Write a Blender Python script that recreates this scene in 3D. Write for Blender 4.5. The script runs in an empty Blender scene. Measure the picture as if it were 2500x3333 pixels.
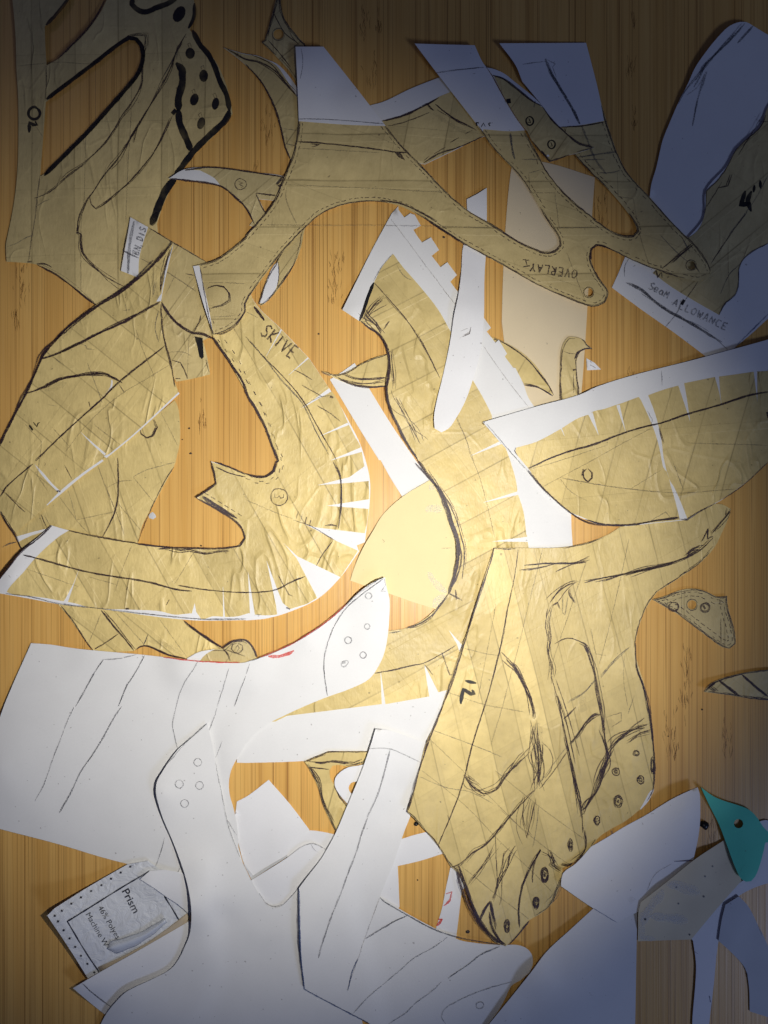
import bpy, math, random
import numpy as np
from mathutils import Vector, geometry
random.seed(7); rng = np.random.default_rng(7)
C = bpy.context.scene
S = 0.0002                      # metres per photo pixel
CAMH = 0.50
PI = math.pi
def W(x, y, z=0.0): return Vector(((x-1250)*S, (1666.5-y)*S, z))
# ---------------------------------------------------------------- camera
cam = bpy.data.cameras.new('camera'); co = bpy.data.objects.new('camera', cam); C.collection.objects.link(co)
co.location = (0, 0, CAMH); cam.sensor_fit = 'VERTICAL'; cam.sensor_height = 24; cam.lens = 24*CAMH/(3333*S)
cam.clip_start = 0.01; cam.clip_end = 50; C.camera = co
C.render.resolution_x = 768; C.render.resolution_y = 1024
C.view_settings.view_transform = 'Standard'; C.view_settings.look = 'None'
C.view_settings.exposure = 0; C.view_settings.gamma = 1; C.view_settings.use_curve_mapping = False
# ---------------------------------------------------------------- light
w = bpy.data.worlds.new('World'); C.world = w; w.use_nodes = True
bg = w.node_tree.nodes['Background']; bg.inputs[0].default_value = (0.28, 0.40, 1.0, 1); bg.inputs[1].default_value = 0.040
def lamp(name, kind, loc, target, energy, color, **kw):
    l = bpy.data.lights.new(name, kind); l.energy = energy; l.color = color
    for k, v in kw.items(): setattr(l, k, v)
    o = bpy.data.objects.new(name, l); C.collection.objects.link(o); o.location = loc
    o.rotation_euler = (Vector(target)-Vector(loc)).to_track_quat('-Z', 'Y').to_euler(); return o
lamp('torch_lamp', 'SPOT', W(1660, 1900, 0.42), W(1080, 1860, 0), 9.3, (1.0, 0.96, 0.89), spot_size=math.radians(81), spot_blend=1.0, shadow_soft_size=0.0045)
lamp('window_light', 'AREA', (1.05, -0.95, 1.1), (0.25, -0.22, 0), 4.6, (0.48, 0.60, 1.0), shape='RECTANGLE', size=0.35, size_y=0.3)
lamp('room_light', 'AREA', (-0.9, 1.0, 1.3), (-0.15, 0.2, 0), 0.28, (1.0, 0.72, 0.72), shape='RECTANGLE', size=0.25, size_y=0.25)
# ---------------------------------------------------------------- traced coordinates
CR = dict(a=(0,0,.48222), b=(800,0,.48222), c=(1700,0,.48222), d=(0,700,.48222), e=(800,700,.48222), f=(1700,700,.48222),
 g=(0,1500,.48222), h=(800,1500,.48222), i=(1700,1500,.48222), j=(0,2300,.48222), k=(800,2300,.48222), l=(1700,2300,.48222),
 m=(0,2900,.75347), n=(1250,2900,.75347), q=(1350,100,.42194), r=(1450,1050,.42194), s=(1300,1700,.5425), t=(1300,2400,.42194), w=(0,0,1.50693))
def P(text):
    """'a: 1,2 3,4! b: 5,6' -> [(x, y, corner)] in photo pixels"""
    out = []; k = 'w'
    for tok in text.split():
        if tok[-1] == ':': k = tok[:-1]; continue
        cor = tok.endswith('!'); x, y = tok.rstrip('!').split(',')
        ox, oy, sc = CR[k]; out.append((ox+float(x)*sc, oy+float(y)*sc, cor))
    return out
def smooth(pts, closed=True, step=13, corner=38):
    n = len(pts); p = [np.array(q[:2]) for q in pts]; res = []
    def is_corner(i):
        if not closed and (i == 0 or i == n-1): return True
        if pts[i][2]: return True
        a = p[i]-p[i-1]; b = p[(i+1) % n]-p[i]
        la, lb = np.hypot(*a), np.hypot(*b)
        if la < 1e-6 or lb < 1e-6: return True
        return math.degrees(math.acos(max(-1, min(1, float(a@b)/(la*lb))))) > corner
    cs = [is_corner(i) for i in range(n)]
    def tan(i):
        a = p[i]-p[i-1]; b = p[(i+1) % n]-p[i]; a = a/np.hypot(*a); b = b/np.hypot(*b); t = a+b; return t/max(np.hypot(*t), 1e-6)
    for i in range(n if closed else n-1):
        j = (i+1) % n; d = p[j]-p[i]; L = np.hypot(*d)
        if L < 1e-6: continue
        t0 = d/L if cs[i] else tan(i); t1 = d/L if cs[j] else tan(j)
        m = max(1, int(round(L/step)))
        for k in range(m):
            u = k/m; h00 = 2*u**3-3*u*u+1; h10 = u**3-2*u*u+u; h01 = -2*u**3+3*u*u; h11 = u**3-u*u
            res.append(h00*p[i]+h10*L*t0+h01*p[j]+h11*L*t1)
    if not closed: res.append(p[-1])
    return np.array(res)
def circ(x, y, r, n=14): return [(x+r*math.cos(2*PI*k/n), y+r*math.sin(2*PI*k/n), False) for k in range(n)]
def sliver(p0, p1, w0, w1=1.2):
    (x0, y0), (x1, y1) = p0, p1; d = np.array([x1-x0, y1-y0]); d = d/np.hypot(*d); nx = np.array([-d[1], d[0]])
    a = np.array(p0)-d*4; b = np.array(p1)
    return [tuple(a+nx*w0/2)+(True,), tuple(b+nx*w1/2)+(True,), tuple(b-nx*w1/2)+(True,), tuple(a-nx*w0/2)+(True,)]
def inside(px, py, poly):
    r = np.zeros(px.shape, bool); n = len(poly)
    for i in range(n):
        x1, y1 = poly[i]; x2, y2 = poly[(i+1) % n]
        if y1 == y2: continue
        c = (y1 > py) != (y2 > py)
        r ^= c & (px < (x2-x1)*(py-y1)/(y2-y1)+x1)
    return r
# ---------------------------------------------------------------- height field of the pile (mm above the board)
G = 6.0; X0, Y0 = -420, -420; NX, NY = int((2920+420)/G)+1, int((3753+420)/G)+1
T = np.zeros((NY, NX)); GX, GY = np.meshgrid(X0+np.arange(NX)*G, Y0+np.arange(NY)*G)
def lownoise(seed, scale):
    r = np.random.default_rng(seed); z = np.zeros((NY, NX))
    for k in range(7):
        a = r.uniform(0, 2*PI); f = r.uniform(.5, 1.3)/scale; z += np.sin((GX*math.cos(a)+GY*math.sin(a))*f*2*PI+r.uniform(0, 6.28))
    return z/5.0
def box(a, r, axis):
    if r < 1: return a
    n = 2*r+1; pad = [(0, 0), (0, 0)]; pad[axis] = (r+1, r)
    c = np.cumsum(np.pad(a, pad, mode='edge'), axis=axis)
    return (c[n:, :]-c[:-n, :])/n if axis == 0 else (c[:, n:]-c[:, :-n])/n
def maxf(a, r):
    b = a.copy()
    for k in range(1, r+1):
        b[k:, :] = np.maximum(b[k:, :], a[:-k, :]); b[:-k, :] = np.maximum(b[:-k, :], a[k:, :])
    c = b.copy()
    for k in range(1, r+1):
        c[:, k:] = np.maximum(c[:, k:], b[:, :-k]); c[:, :-k] = np.maximum(c[:, :-k], b[:, k:])
    return c
def sample(Z, x, y):
    u = np.clip((np.asarray(x)-X0)/G, 0, NX-1.001); v = np.clip((np.asarray(y)-Y0)/G, 0, NY-1.001)
    i = u.astype(int); j = v.astype(int); fu = u-i; fv = v-j
    return (Z[j, i]*(1-fu)+Z[j, i+1]*fu)*(1-fv)+(Z[j+1, i]*(1-fu)+Z[j+1, i+1]*fu)*fv
# ---------------------------------------------------------------- materials
class N:
    def __init__(s, name):
        s.m = bpy.data.materials.new(name); s.m.use_nodes = True; s.t = s.m.node_tree; s.b = s.t.nodes['Principled BSDF']
    def n(s, typ, **kw):
        o = s.t.nodes.new(typ)
        for k, v in kw.items():
            if k.startswith('i_'):
                key = k[2:]; key = int(key) if key.isdigit() else key.replace('_', ' '); o.inputs[key].default_value = v
            else: setattr(o, k, v)
        return o
    def l(s, a, b): s.t.links.new(a, b)
    def math(s, op, a, b=None, clamp=False):
        o = s.n('ShaderNodeMath', operation=op); o.use_clamp = clamp
        for i, v in enumerate((a, b)):
            if v is None: continue
            if isinstance(v, (int, float)): o.inputs[i].default_value = v
            else: s.l(v, o.inputs[i])
        return o.outputs[0]
    def mix(s, f, a, b, mode='MIX'):
        o = s.n('ShaderNodeMix', data_type='RGBA', blend_type=mode)
        for i, v in ((0, f), (6, a), (7, b)):
            if isinstance(v, (int, float)): o.inputs[i].default_value = v
            elif isinstance(v, tuple): o.inputs[i].default_value = v
            else: s.l(v, o.inputs[i])
        return o.outputs[2]
    def ramp(s, v, stops):
        o = s.n('ShaderNodeValToRGB'); s.l(v, o.inputs[0]); e = o.color_ramp.elements
        while len(e) < len(stops): e.new(0.5)
        for q, (pos, col) in zip(e, stops): q.position = pos; q.color = col if isinstance(col, tuple) else (col, col, col, 1)
        return o.outputs[0]
    def coords(s, angle=0, scale=(1, 1, 1), off=(0, 0, 0)):
        tc = s.n('ShaderNodeTexCoord'); mp = s.n('ShaderNodeMapping'); s.l(tc.outputs['Object'], mp.inputs[0])
        mp.inputs['Rotation'].default_value = (0, 0, angle); mp.inputs['Scale'].default_value = scale; mp.inputs['Location'].default_value = off
        return mp.outputs[0]
    def noise(s, vec, scale, detail=3, rough=.5, dist=0):
        o = s.n('ShaderNodeTexNoise', i_Scale=scale, i_Detail=detail, i_Roughness=rough, i_Distortion=dist); s.l(vec, o.inputs['Vector']); return o.outputs[0]
def rgb(r, g, b): return (r, g, b, 1)
def paper_mat(name, col, var=0.04, rough=.62, speck=True):
    q = N(name); v = q.coords()
    n1 = q.noise(v, 55, 4); n2 = q.noise(v, 900, 3, .7)
    d = tuple(c*(1-3.2*var) for c in col[:3])+(1,)
    c = q.mix(q.ramp(n1, [(.35, 0), (.75, 1)]), col, d)
    c = q.mix(q.math('MULTIPLY', q.ramp(n2, [(.3, 0), (.8, 1)]), .10), c, tuple(x*.6 for x in col[:3])+(1,))
    if speck:
        sp = q.ramp(q.noise(v, 420, 1), [(.765, 0), (.79, 1)]); c = q.mix(q.math('MULTIPLY', sp, .45), c, rgb(.12, .10, .08))
    q.l(c, q.b.inputs['Base Color']); q.b.inputs['Roughness'].default_value = rough; q.b.inputs['Specular IOR Level'].default_value = .3
    b = q.n('ShaderNodeBump', i_Strength=.35, i_Distance=.0004)
    h = q.math('ADD', q.math('MULTIPLY', q.noise(v, 1500, 2), .18), q.math('MULTIPLY', q.noise(v, 14, 2), 4.0))
    q.l(h, b.inputs['Height']); q.l(b.outputs[0], q.b.inputs['Normal'])
    return q.m
TAPES = {}
def tape_mat(angle=0, width=26, wrinkle=1.0, cross=70, tint=0, seed=0):
    wrinkle *= 1.25
    """parallel strips of translucent masking tape; width in mm, overlapping seams, wrinkles"""
    key = (angle, width, wrinkle, cross, tint, seed)
    if key in TAPES: return TAPES[key]
    q = N('masking_tape'); out = None
    base = [(.77, .60, .245, 1), (.72, .57, .255, 1), (.63, .51, .245, 1)][tint]
    def strips(ang, wid, sd):
        v = q.coords(math.radians(ang), off=(sd*.0137, 0, 0)); nz = q.noise(v, 9, 1)
        sx = q.n('ShaderNodeSeparateXYZ'); q.l(v, sx.inputs[0])
        u = q.math('DIVIDE', q.math('ADD', sx.outputs[0], q.math('MULTIPLY', nz, .004)), wid/1000.)
        f = q.math('FRACT', u); idx = q.math('FLOOR', u)
        wn = q.n('ShaderNodeTexWhiteNoise', noise_dimensions='1D'); q.l(q.math('ADD', idx, sd*3.3), wn.inputs['W'])
        return u, f, wn.outputs[0]
    u1, f1, r1 = strips(angle, width, seed); u2, f2, r2 = strips(angle+cross, width*1.55, seed+5)
    tone = q.math('ADD', q.math('ADD', q.math('MULTIPLY', r1, .36), .24), q.math('MULTIPLY', r2, .14))
    v = q.coords(); mott = q.noise(v, 30, 5, .6)
    tone = q.math('ADD', tone, q.math('MULTIPLY', q.math('SUBTRACT', mott, .5), 1.1))
    c = q.mix(q.ramp(tone, [(.15, 0), (.85, 1)]), tuple(x*.78 for x in base[:3])+(1,), tuple(min(1, x*1.14) for x in base[:3])+(1,))
    lap = q.ramp(f1, [(0, 1), (.16, 1), (.175, 0)])                    # doubled band where strips overlap
    c = q.mix(q.math('MULTIPLY', lap, .28), c, tuple(x*.80 for x in base[:3])+(1,))
    e1 = q.ramp(f1, [(0, 1), (.028, 0), (.965, 0), (1, .5)]); e2 = q.math('MULTIPLY', q.ramp(f2, [(0, 1), (.014, 0)]), .22)
    edge = q.math('MULTIPLY', q.math('MAXIMUM', e1, e2), q.ramp(q.noise(v, 22, 2), [(.35, .25), (.65, .95)]))
    c = q.mix(edge, c, (.23, .17, .065, 1))
    mo2 = q.ramp(q.noise(v, 160, 4, .65), [(.45, 0), (.75, 1)]); c = q.mix(q.math('MULTIPLY', mo2, .22), c, (.36, .27, .10, 1))
    sm = q.ramp(q.noise(v, 13, 4, .6), [(.58, 0), (.75, 1)]); c = q.mix(q.math('MULTIPLY', sm, .30), c, (.27, .21, .11, 1))   # grubby smudges
    sp = q.ramp(q.noise(v, 330, 1), [(.77, 0), (.79, 1)]); c = q.mix(q.math('MULTIPLY', sp, .5), c, rgb(.06, .04, .03))
    q.l(c, q.b.inputs['Base Color'])
    # wrinkles: sparse long creases
    vv = q.coords(math.radians(angle+20), scale=(1, .38, 1), off=(seed*.31, 0, 0))
    w1 = q.noise(vv, 26, 2, .5, 1.4); cre = q.math('ABSOLUTE', q.math('SUBTRACT', w1, .5)); cre = q.ramp(cre, [(0, 1), (.03, .25), (.075, 0)])
    msk = q.ramp(q.noise(v, 17, 1), [(.38, 0), (.56, 1)]); cre = q.math('MULTIPLY', cre, msk)
    vo = q.n('ShaderNodeTexVoronoi', feature='DISTANCE_TO_EDGE', i_Scale=28.0); q.l(q.mix(.06, v, q.coords(scale=(1, 1, 1)), 'ADD'), vo.inputs['Vector'])
    cr2 = q.math('MULTIPLY', q.ramp(vo.outputs[0], [(0, 1), (.04, 0)]), q.ramp(q.noise(v, 21, 1), [(.5, 0), (.62, 1)]))
    crepe = q.noise(q.coords(math.radians(angle), scale=(1, .45, 1)), 620, 3, .6)
    h = q.math('MULTIPLY', q.math('ADD', q.math('MULTIPLY', cre, 1.15), q.math('MULTIPLY', cr2, .5)), wrinkle)
    h = q.math('ADD', h, q.math('MULTIPLY', crepe, .55))
    h = q.math('ADD', h, q.math('MULTIPLY', q.noise(v, 60, 3), 1.1*wrinkle))
    h = q.math('ADD', h, q.math('MULTIPLY', lap, .22)); h = q.math('ADD', h, q.math('MULTIPLY', q.ramp(f2, [(0, 1), (.12, 1), (.13, 0)]), .18))
    b = q.n('ShaderNodeBump', i_Strength=.85, i_Distance=.0006); q.l(h, b.inputs['Height']); q.l(b.outputs[0], q.b.inputs['Normal'])
    q.b.inputs['Specular IOR Level'].default_value = .50
    q.l(q.ramp(mott, [(.3, .40), (.75, .54)]), q.b.inputs['Roughness'])
    TAPES[key] = q.m; return q.m
def ink_mat(name, col, lo, hi, amt=1.0, rough=.5):
    q = N(name); v = q.coords(); a = q.ramp(q.noise(v, 1400, 3, .7), [(lo, 0), (hi, 1)])
    a = q.math('MULTIPLY', q.math('MULTIPLY', a, q.ramp(q.noise(v, 70, 2), [(.25, .45), (.6, 1)])), amt)
    q.b.inputs['Base Color'].default_value = col; q.b.inputs['Roughness'].default_value = rough; q.l(a, q.b.inputs['Alpha']); return q.m
INK = dict(marker=ink_mat('black_marker', rgb(.008, .008, .010), .05, .25, 1.0, .45), pen=ink_mat('dark_ballpoint', rgb(.042, .020, .028), .28, .52, .92),
 pencil=ink_mat('pencil', rgb(.10, .10, .115), .3, .62, .72), faint=ink_mat('faint_pencil', rgb(.20, .16, .11), .28, .62, .55),
 red=ink_mat('red_pencil', rgb(.75, .07, .05), .25, .5, .85), chalk=ink_mat('white_chalk', rgb(.78, .80, .82), .35, .75, .7, .8), print=ink_mat('printed_ink', rgb(.012, .014, .03), .0, .1),
 wood=ink_mat('wood_fleck', rgb(.26, .13, .03), .3, .55, .5), smudge=ink_mat('graphite_smudge', rgb(.12, .10, .08), .35, .8, .25), blue=ink_mat('blue_pencil_and_edge_shade', rgb(.05, .09, .22), .3, .55, .8))  # blue serves both pencil marks and painted edge shadow
WHITE = paper_mat('white_card', rgb(.80, .80, .785), .010)
WHITE2 = paper_mat('white_paper', rgb(.83, .83, .83), .008)
CREAM = paper_mat('cream_card', rgb(.82, .70, .37), .012); MANILA = paper_mat('pale_manila_card', rgb(.80, .67, .44), .012)
BEIGE = paper_mat('beige_card', rgb(.80, .70, .48), .015); GREYB = paper_mat('grey_tracing_card', rgb(.56, .58, .60), .02)
GREEN = paper_mat('green_card', rgb(.12, .72, .50), .02); GREY = paper_mat('pale_grey_paper', rgb(.60, .61, .62), .01)
KRAFT = paper_mat('kraft_backing', rgb(.56, .47, .34), .02)
# ---------------------------------------------------------------- objects
def tag(o, label, cat, group=None):
    o['label'] = label; o['category'] = cat
    if group: o['group'] = group
class MB:
    def __init__(s): s.v = []; s.f = []; s.mi = []; s.mats = []
    def mat(s, m):
        if m not in s.mats: s.mats.append(m)
        return s.mats.index(m)
    def build(s, name, origin, parent=None, sm=True):
        me = bpy.data.meshes.new(name); me.from_pydata([tuple(Vector(v)-origin) for v in s.v], [], s.f)
        for m in s.mats: me.materials.append(m)
        me.polygons.foreach_set('material_index', s.mi)
        me.polygons.foreach_set('use_smooth', [sm]*len(s.f)); me.update()
        o = bpy.data.objects.new(name, me); C.collection.objects.link(o)
        if parent: o.parent = parent; o.location = origin-parent.location
        else: o.location = origin
        return o
class Sheet:
    """a sheet of paper draped over whatever already lies below it"""
    def __init__(s, outline, r=54, lift=.35, curls=(), scale_z=1, th=.30, holes=()):
        s.out = smooth(outline); s.holes = [smooth(h, step=7) for h in holes]
        global T
        x0, y0 = s.out.min(0)-120; x1, y1 = s.out.max(0)+120
        i0, i1 = max(0, int((x0-X0)/G)), min(NX, int((x1-X0)/G)+2); j0, j1 = max(0, int((y0-Y0)/G)), min(NY, int((y1-Y0)/G)+2)
        sub = (slice(j0, j1), slice(i0, i1)); M = inside(GX[sub], GY[sub], s.out)
        rr = max(2, int(r/G)); A = np.where(maxf(M.astype(float), 1) > 0, T[sub], 0); Zs = maxf(A, rr); h = rr//2
        for _ in range(2): Zs = box(box(Zs, h, 0), h, 1)
        und = (lownoise(random.randint(0, 9999), 700)[sub]+1.2)*lift*.5
        Zs = Zs+und+.30+th
        for (cx, cy, cr, ch) in curls:
            d = np.hypot(GX[sub]-cx, GY[sub]-cy)/cr; Zs = Zs+ch*np.clip(1-d, 0, 1)**2
        s.Z = np.zeros((NY, NX)); s.Z[sub] = Zs; s.th = th
        s.zm = float(Zs[M].mean())*.001 if M.any() else 0
        T[sub] = np.where(M, np.maximum(T[sub], Zs+.12), T[sub])
        s.k = (CAMH-s.zm)/CAMH
    def at(s, x, y, dz=0.0):
        z = (sample(s.Z, x, y)+dz)*.001; k = (CAMH-z)/CAMH
        return np.stack([(np.asarray(x)-1250)*S*k, (1666.5-np.asarray(y))*S*k, z], -1)
    def surf(s, mb, poly, mat, cuts=(), dz=0.0, th=None, grid=17):
        """triangulate poly minus cuts, add skirt"""
        loops = [poly]+list(cuts)+list(s.holes); V = []; E = []
        for L in loops:
            b = len(V); V += [tuple(p) for p in L]; E += [(b+i, b+(i+1) % len(L)) for i in range(len(L))]
        x0, y0 = poly.min(0); x1, y1 = poly.max(0)
        gx, gy = np.meshgrid(np.arange(x0, x1, grid), np.arange(y0, y1, grid)); gx = (gx+(np.arange(gx.shape[0])[:, None] % 2)*grid/2).ravel(); gy = gy.ravel()
        ok = inside(gx, gy, poly)
        arr = np.array(V)
        for q0 in range(0, len(gx), 4000):
            d = np.full(min(4000, len(gx)-q0), 1e9)
            for a0 in range(0, len(arr), 500):
                d = np.minimum(d, np.hypot(gx[q0:q0+4000, None]-arr[None, a0:a0+500, 0], gy[q0:q0+4000, None]-arr[None, a0:a0+500, 1]).min(1))
            ok[q0:q0+4000] &= d > grid*.5
        V += list(zip(gx[ok], gy[ok]))
        vv, ee, ff, *_ = geometry.delaunay_2d_cdt([Vector(v) for v in V], E, [], 0, 1e-4)
        vv = np.array([tuple(v) for v in vv]); ff = np.array([tuple(f) for f in ff if len(f) == 3]); ce = vv[ff].mean(1)
        keep = inside(ce[:, 0], ce[:, 1], poly)
        for L in list(cuts)+list(s.holes): keep &= ~inside(ce[:, 0], ce[:, 1], L)
        ff = ff[keep]; used = np.unique(ff); mp = -np.ones(len(vv), int); mp[used] = np.arange(len(used)); ff = mp[ff]; vv = vv[used]
        a = vv[ff[:, 0]]; b = vv[ff[:, 1]]; c = vv[ff[:, 2]]
        cr = (b[:, 0]-a[:, 0])*(c[:, 1]-a[:, 1])-(b[:, 1]-a[:, 1])*(c[:, 0]-a[:, 0]); flip = cr > 0; ff[flip] = ff[flip][:, ::-1]
        th = s.th if th is None else th; base = len(mb.v); mi = mb.mat(mat)
        top = s.at(vv[:, 0], vv[:, 1], dz); bot = s.at(vv[:, 0], vv[:, 1], dz-th); n = len(vv)
        mb.v += [tuple(p) for p in top]
        cnt = {}
        for f in ff.tolist():
            mb.f.append([base+i for i in f]); mb.mi.append(mi)
            for e in ((f[0], f[1]), (f[1], f[2]), (f[2], f[0])): cnt[e] = 1
        rim = [e for e in cnt if (e[1], e[0]) not in cnt]; ids = {}
        def dup(i, z):
            if (i, z) not in ids: ids[(i, z)] = len(mb.v); mb.v.append(tuple(top[i] if z else bot[i]))
            return ids[(i, z)]
        for (i, j) in rim:
            mb.f.append([dup(j, 1), dup(i, 1), dup(i, 0), dup(j, 0)]); mb.mi.append(mi)
        bb = len(mb.v); mb.v += [tuple(p) for p in bot]
        for f in ff.tolist(): mb.f.append([bb+i for i in f[::-1]]); mb.mi.append(mi)
    def stroke(s, mb, pts, width, ink, jit=.0, dz=.24, taper=True, closed=False, step=9):
        p = smooth(pts, closed, step) if not isinstance(pts, np.ndarray) else pts
        if closed: p = np.vstack([p, p[:1]])
        if len(p) < 2: return
        if not isinstance(pts, np.ndarray) and len(pts) >= 5 and pts[0][:2] == pts[-1][:2]:      # a drawn ring
            p = smooth([(x_, y_, False) for x_, y_, _ in pts[:-1]], True, 5, 200); p = np.vstack([p, p[:2]])
        if ink in ('pen', 'pencil', 'faint', 'blue'): width = width*.80
        if jit:
            n = len(p); k = np.linspace(0, 1, n); off = np.zeros((n, 2)); Lk = n*step/190
            for c in range(2):
                off[:, c] = jit*(np.sin(k*Lk*2.3+rng.uniform(0, 6))+.6*np.sin(k*Lk*5.1+rng.uniform(0, 6)))*.7
            p = p+off+rng.normal(0, .35, p.shape)
            if jit > 2.1 and n > 14 and not closed: a0 = int(rng.uniform(0, .22)*n); p = p[a0:n-int(rng.uniform(0, .22)*n)]
        d = np.gradient(p, axis=0); L = np.hypot(d[:, 0], d[:, 1])+1e-6; nx = np.stack([-d[:, 1]/L, d[:, 0]/L], -1)
        n = len(p); wv = width*(1+(.10 if ink == 'marker' else .30)*np.sin(np.arange(n)*.9+rng.uniform(0, 6))*rng.uniform(.2, 1, n))
        if taper and n > 3: wv = wv*np.clip(np.minimum(np.arange(n), n-1-np.arange(n))*.4+.35, 0, 1)
        a = p+nx*wv[:, None]/2; b = p-nx*wv[:, None]/2
        A = s.at(a[:, 0], a[:, 1], dz); B = s.at(b[:, 0], b[:, 1], dz); base = len(mb.v); mi = mb.mat(INK[ink])
        mb.v += [tuple(x) for x in A]+[tuple(x) for x in B]
        for i in range(n-1): mb.f.append([base+i, base+i+1, base+n+i+1, base+n+i]); mb.mi.append(mi)
    def blob(s, mb, poly, ink, dz=.24):
        p = smooth(poly) if not isinstance(poly, np.ndarray) else poly; c = p.mean(0); q = np.vstack([c, p]); A = s.at(q[:, 0], q[:, 1], dz)
        base = len(mb.v); mb.v += [tuple(x) for x in A]; mi = mb.mat(INK[ink]); n = len(p)
        for i in range(n): mb.f.append([base, base+1+i, base+1+(i+1) % n]); mb.mi.append(mi)
FONT = dict(S=['9,1 5,0 1,2 4,5 8,6 8,9 4,10 0,9'], K=['1,0 1,10', '8,0 1,6 8,10'], I=['4,0 4,10'], V=['0,0 4,10 8,0'], E=['8,0 1,0 1,10 8,10', '1,5 7,5'], O=['4,0 0,4 1,9 5,10 8,6 7,1 4,0'],
 R=['1,10 1,0 7,1 7,4 1,5 8,10'], L=['1,0 1,10 8,10'], A=['0,10 4,0 8,10', '2,6 7,6'], Y=['0,0 4,5 8,0', '4,5 4,10'], M=['0,10 1,0 4,7 7,0 8,10'], W=['0,0 2,10 4,3 6,10 8,0'], N=['0,10 1,0 7,10 8,0'],
 C=['8,1 3,0 0,5 3,10 8,9'], B=['1,0 1,10 7,9 7,6 1,5 6,3 6,0 1,0'], D=['1,0 1,10 7,8 8,3 5,0 1,0'], e=['0,7 7,6 6,3 2,3 0,6 2,10 7,9'], a=['7,4 3,3 0,7 3,10 7,8 7,4 8,10'], m=['0,10 0,4 4,5 4,10 4,5 8,5 8,10'])
FONT[','] = ['2,8 1,12']
def write(sh, mb, text, p0, p1, h, wd, ink='pen', adv=10.5, jit=.3, slant=0):
    """hand lettering from p0 to p1 (photo pixels), letter height h"""
    x0, y0 = p0; d = np.array([p1[0]-x0, p1[1]-y0]); L = np.hypot(*d); u = d/L; dn = np.array([-u[1], u[0]]); cw = L/len(text)
    for i, ch in enumerate(text):
        for stt in FONT.get(ch, []):
            pts = []
            for tok in stt.split():
                a, b = map(float, tok.split(',')); q = np.array(p0)+u*(i*cw+a/10*cw*.85)+dn*((b/10-1)*h)+u*slant*(1-b/10)*h+rng.normal(0, .5, 2)
                pts.append((q[0], q[1], False))
            sh.stroke(mb, pts, wd*1.3, ink, jit*.5, step=4, taper=False)
def offset(p, d):
    g = np.roll(p, -1, 0)-np.roll(p, 1, 0); L = np.hypot(g[:, 0], g[:, 1])+1e-6; nx = np.stack([-g[:, 1]/L, g[:, 0]/L], -1)
    area = np.sum(p[:, 0]*np.roll(p[:, 1], -1)-np.roll(p[:, 0], -1)*p[:, 1]); return p+nx*d*(1 if area > 0 else -1)
def edgeink(sh, mb, poly, width=4, ink='pen', cover=.75, inset=2.5, avoid=(), dz=.24, passes=2):
    for ps in range(passes):
        p = offset(poly, inset*(1+ps*1.3)); n = len(p); ph = rng.uniform(0, 6, 3); k = np.arange(n)
        on = (np.sin(k*.13+ph[0])+np.sin(k*.31+ph[1])+.8*np.sin(k*.05+ph[2])) > (2.2-cover*4.4+ps*1.3)
        for av in avoid: on &= ~inside(p[:, 0], p[:, 1], av)
        i = 0
        while i < n:
            if on[i]:
                j = i
                while j < n and on[j]: j += 1
                if j-i > 2: sh.stroke(mb, p[i:j]+rng.normal(0, .7, (j-i, 2)), width*(1 if ps == 0 else .6), ink, 0, dz)
                i = j
            else: i += 1
def dashes(sh, mb, poly, inset, ink='pen', dash=3, gap=2, width=2.8, avoid=(), dz=.24):
    p0 = offset(poly, inset); d = np.hypot(*(np.diff(np.vstack([p0, p0[:1]]), axis=0).T)); cum = np.concatenate([[0], np.cumsum(d)])
    tot = cum[-1]; q = np.vstack([p0, p0[:1]]); pos = 0
    while pos < tot-14:
        L = rng.uniform(9, 15); ss = np.array([pos, pos+L/2, pos+L]); p = np.stack([np.interp(ss, cum, q[:, 0]), np.interp(ss, cum, q[:, 1])], -1); pos += L+rng.uniform(5, 11)
        if any(inside(p[:, 0], p[:, 1], av).any() for av in avoid) or not inside(p[:, 0], p[:, 1], sh.out).all(): continue
        if rng.uniform() < .08: continue
        sh.stroke(mb, p+rng.normal(0, .8, (3, 2)), width, ink, 0, dz, taper=False)
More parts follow.
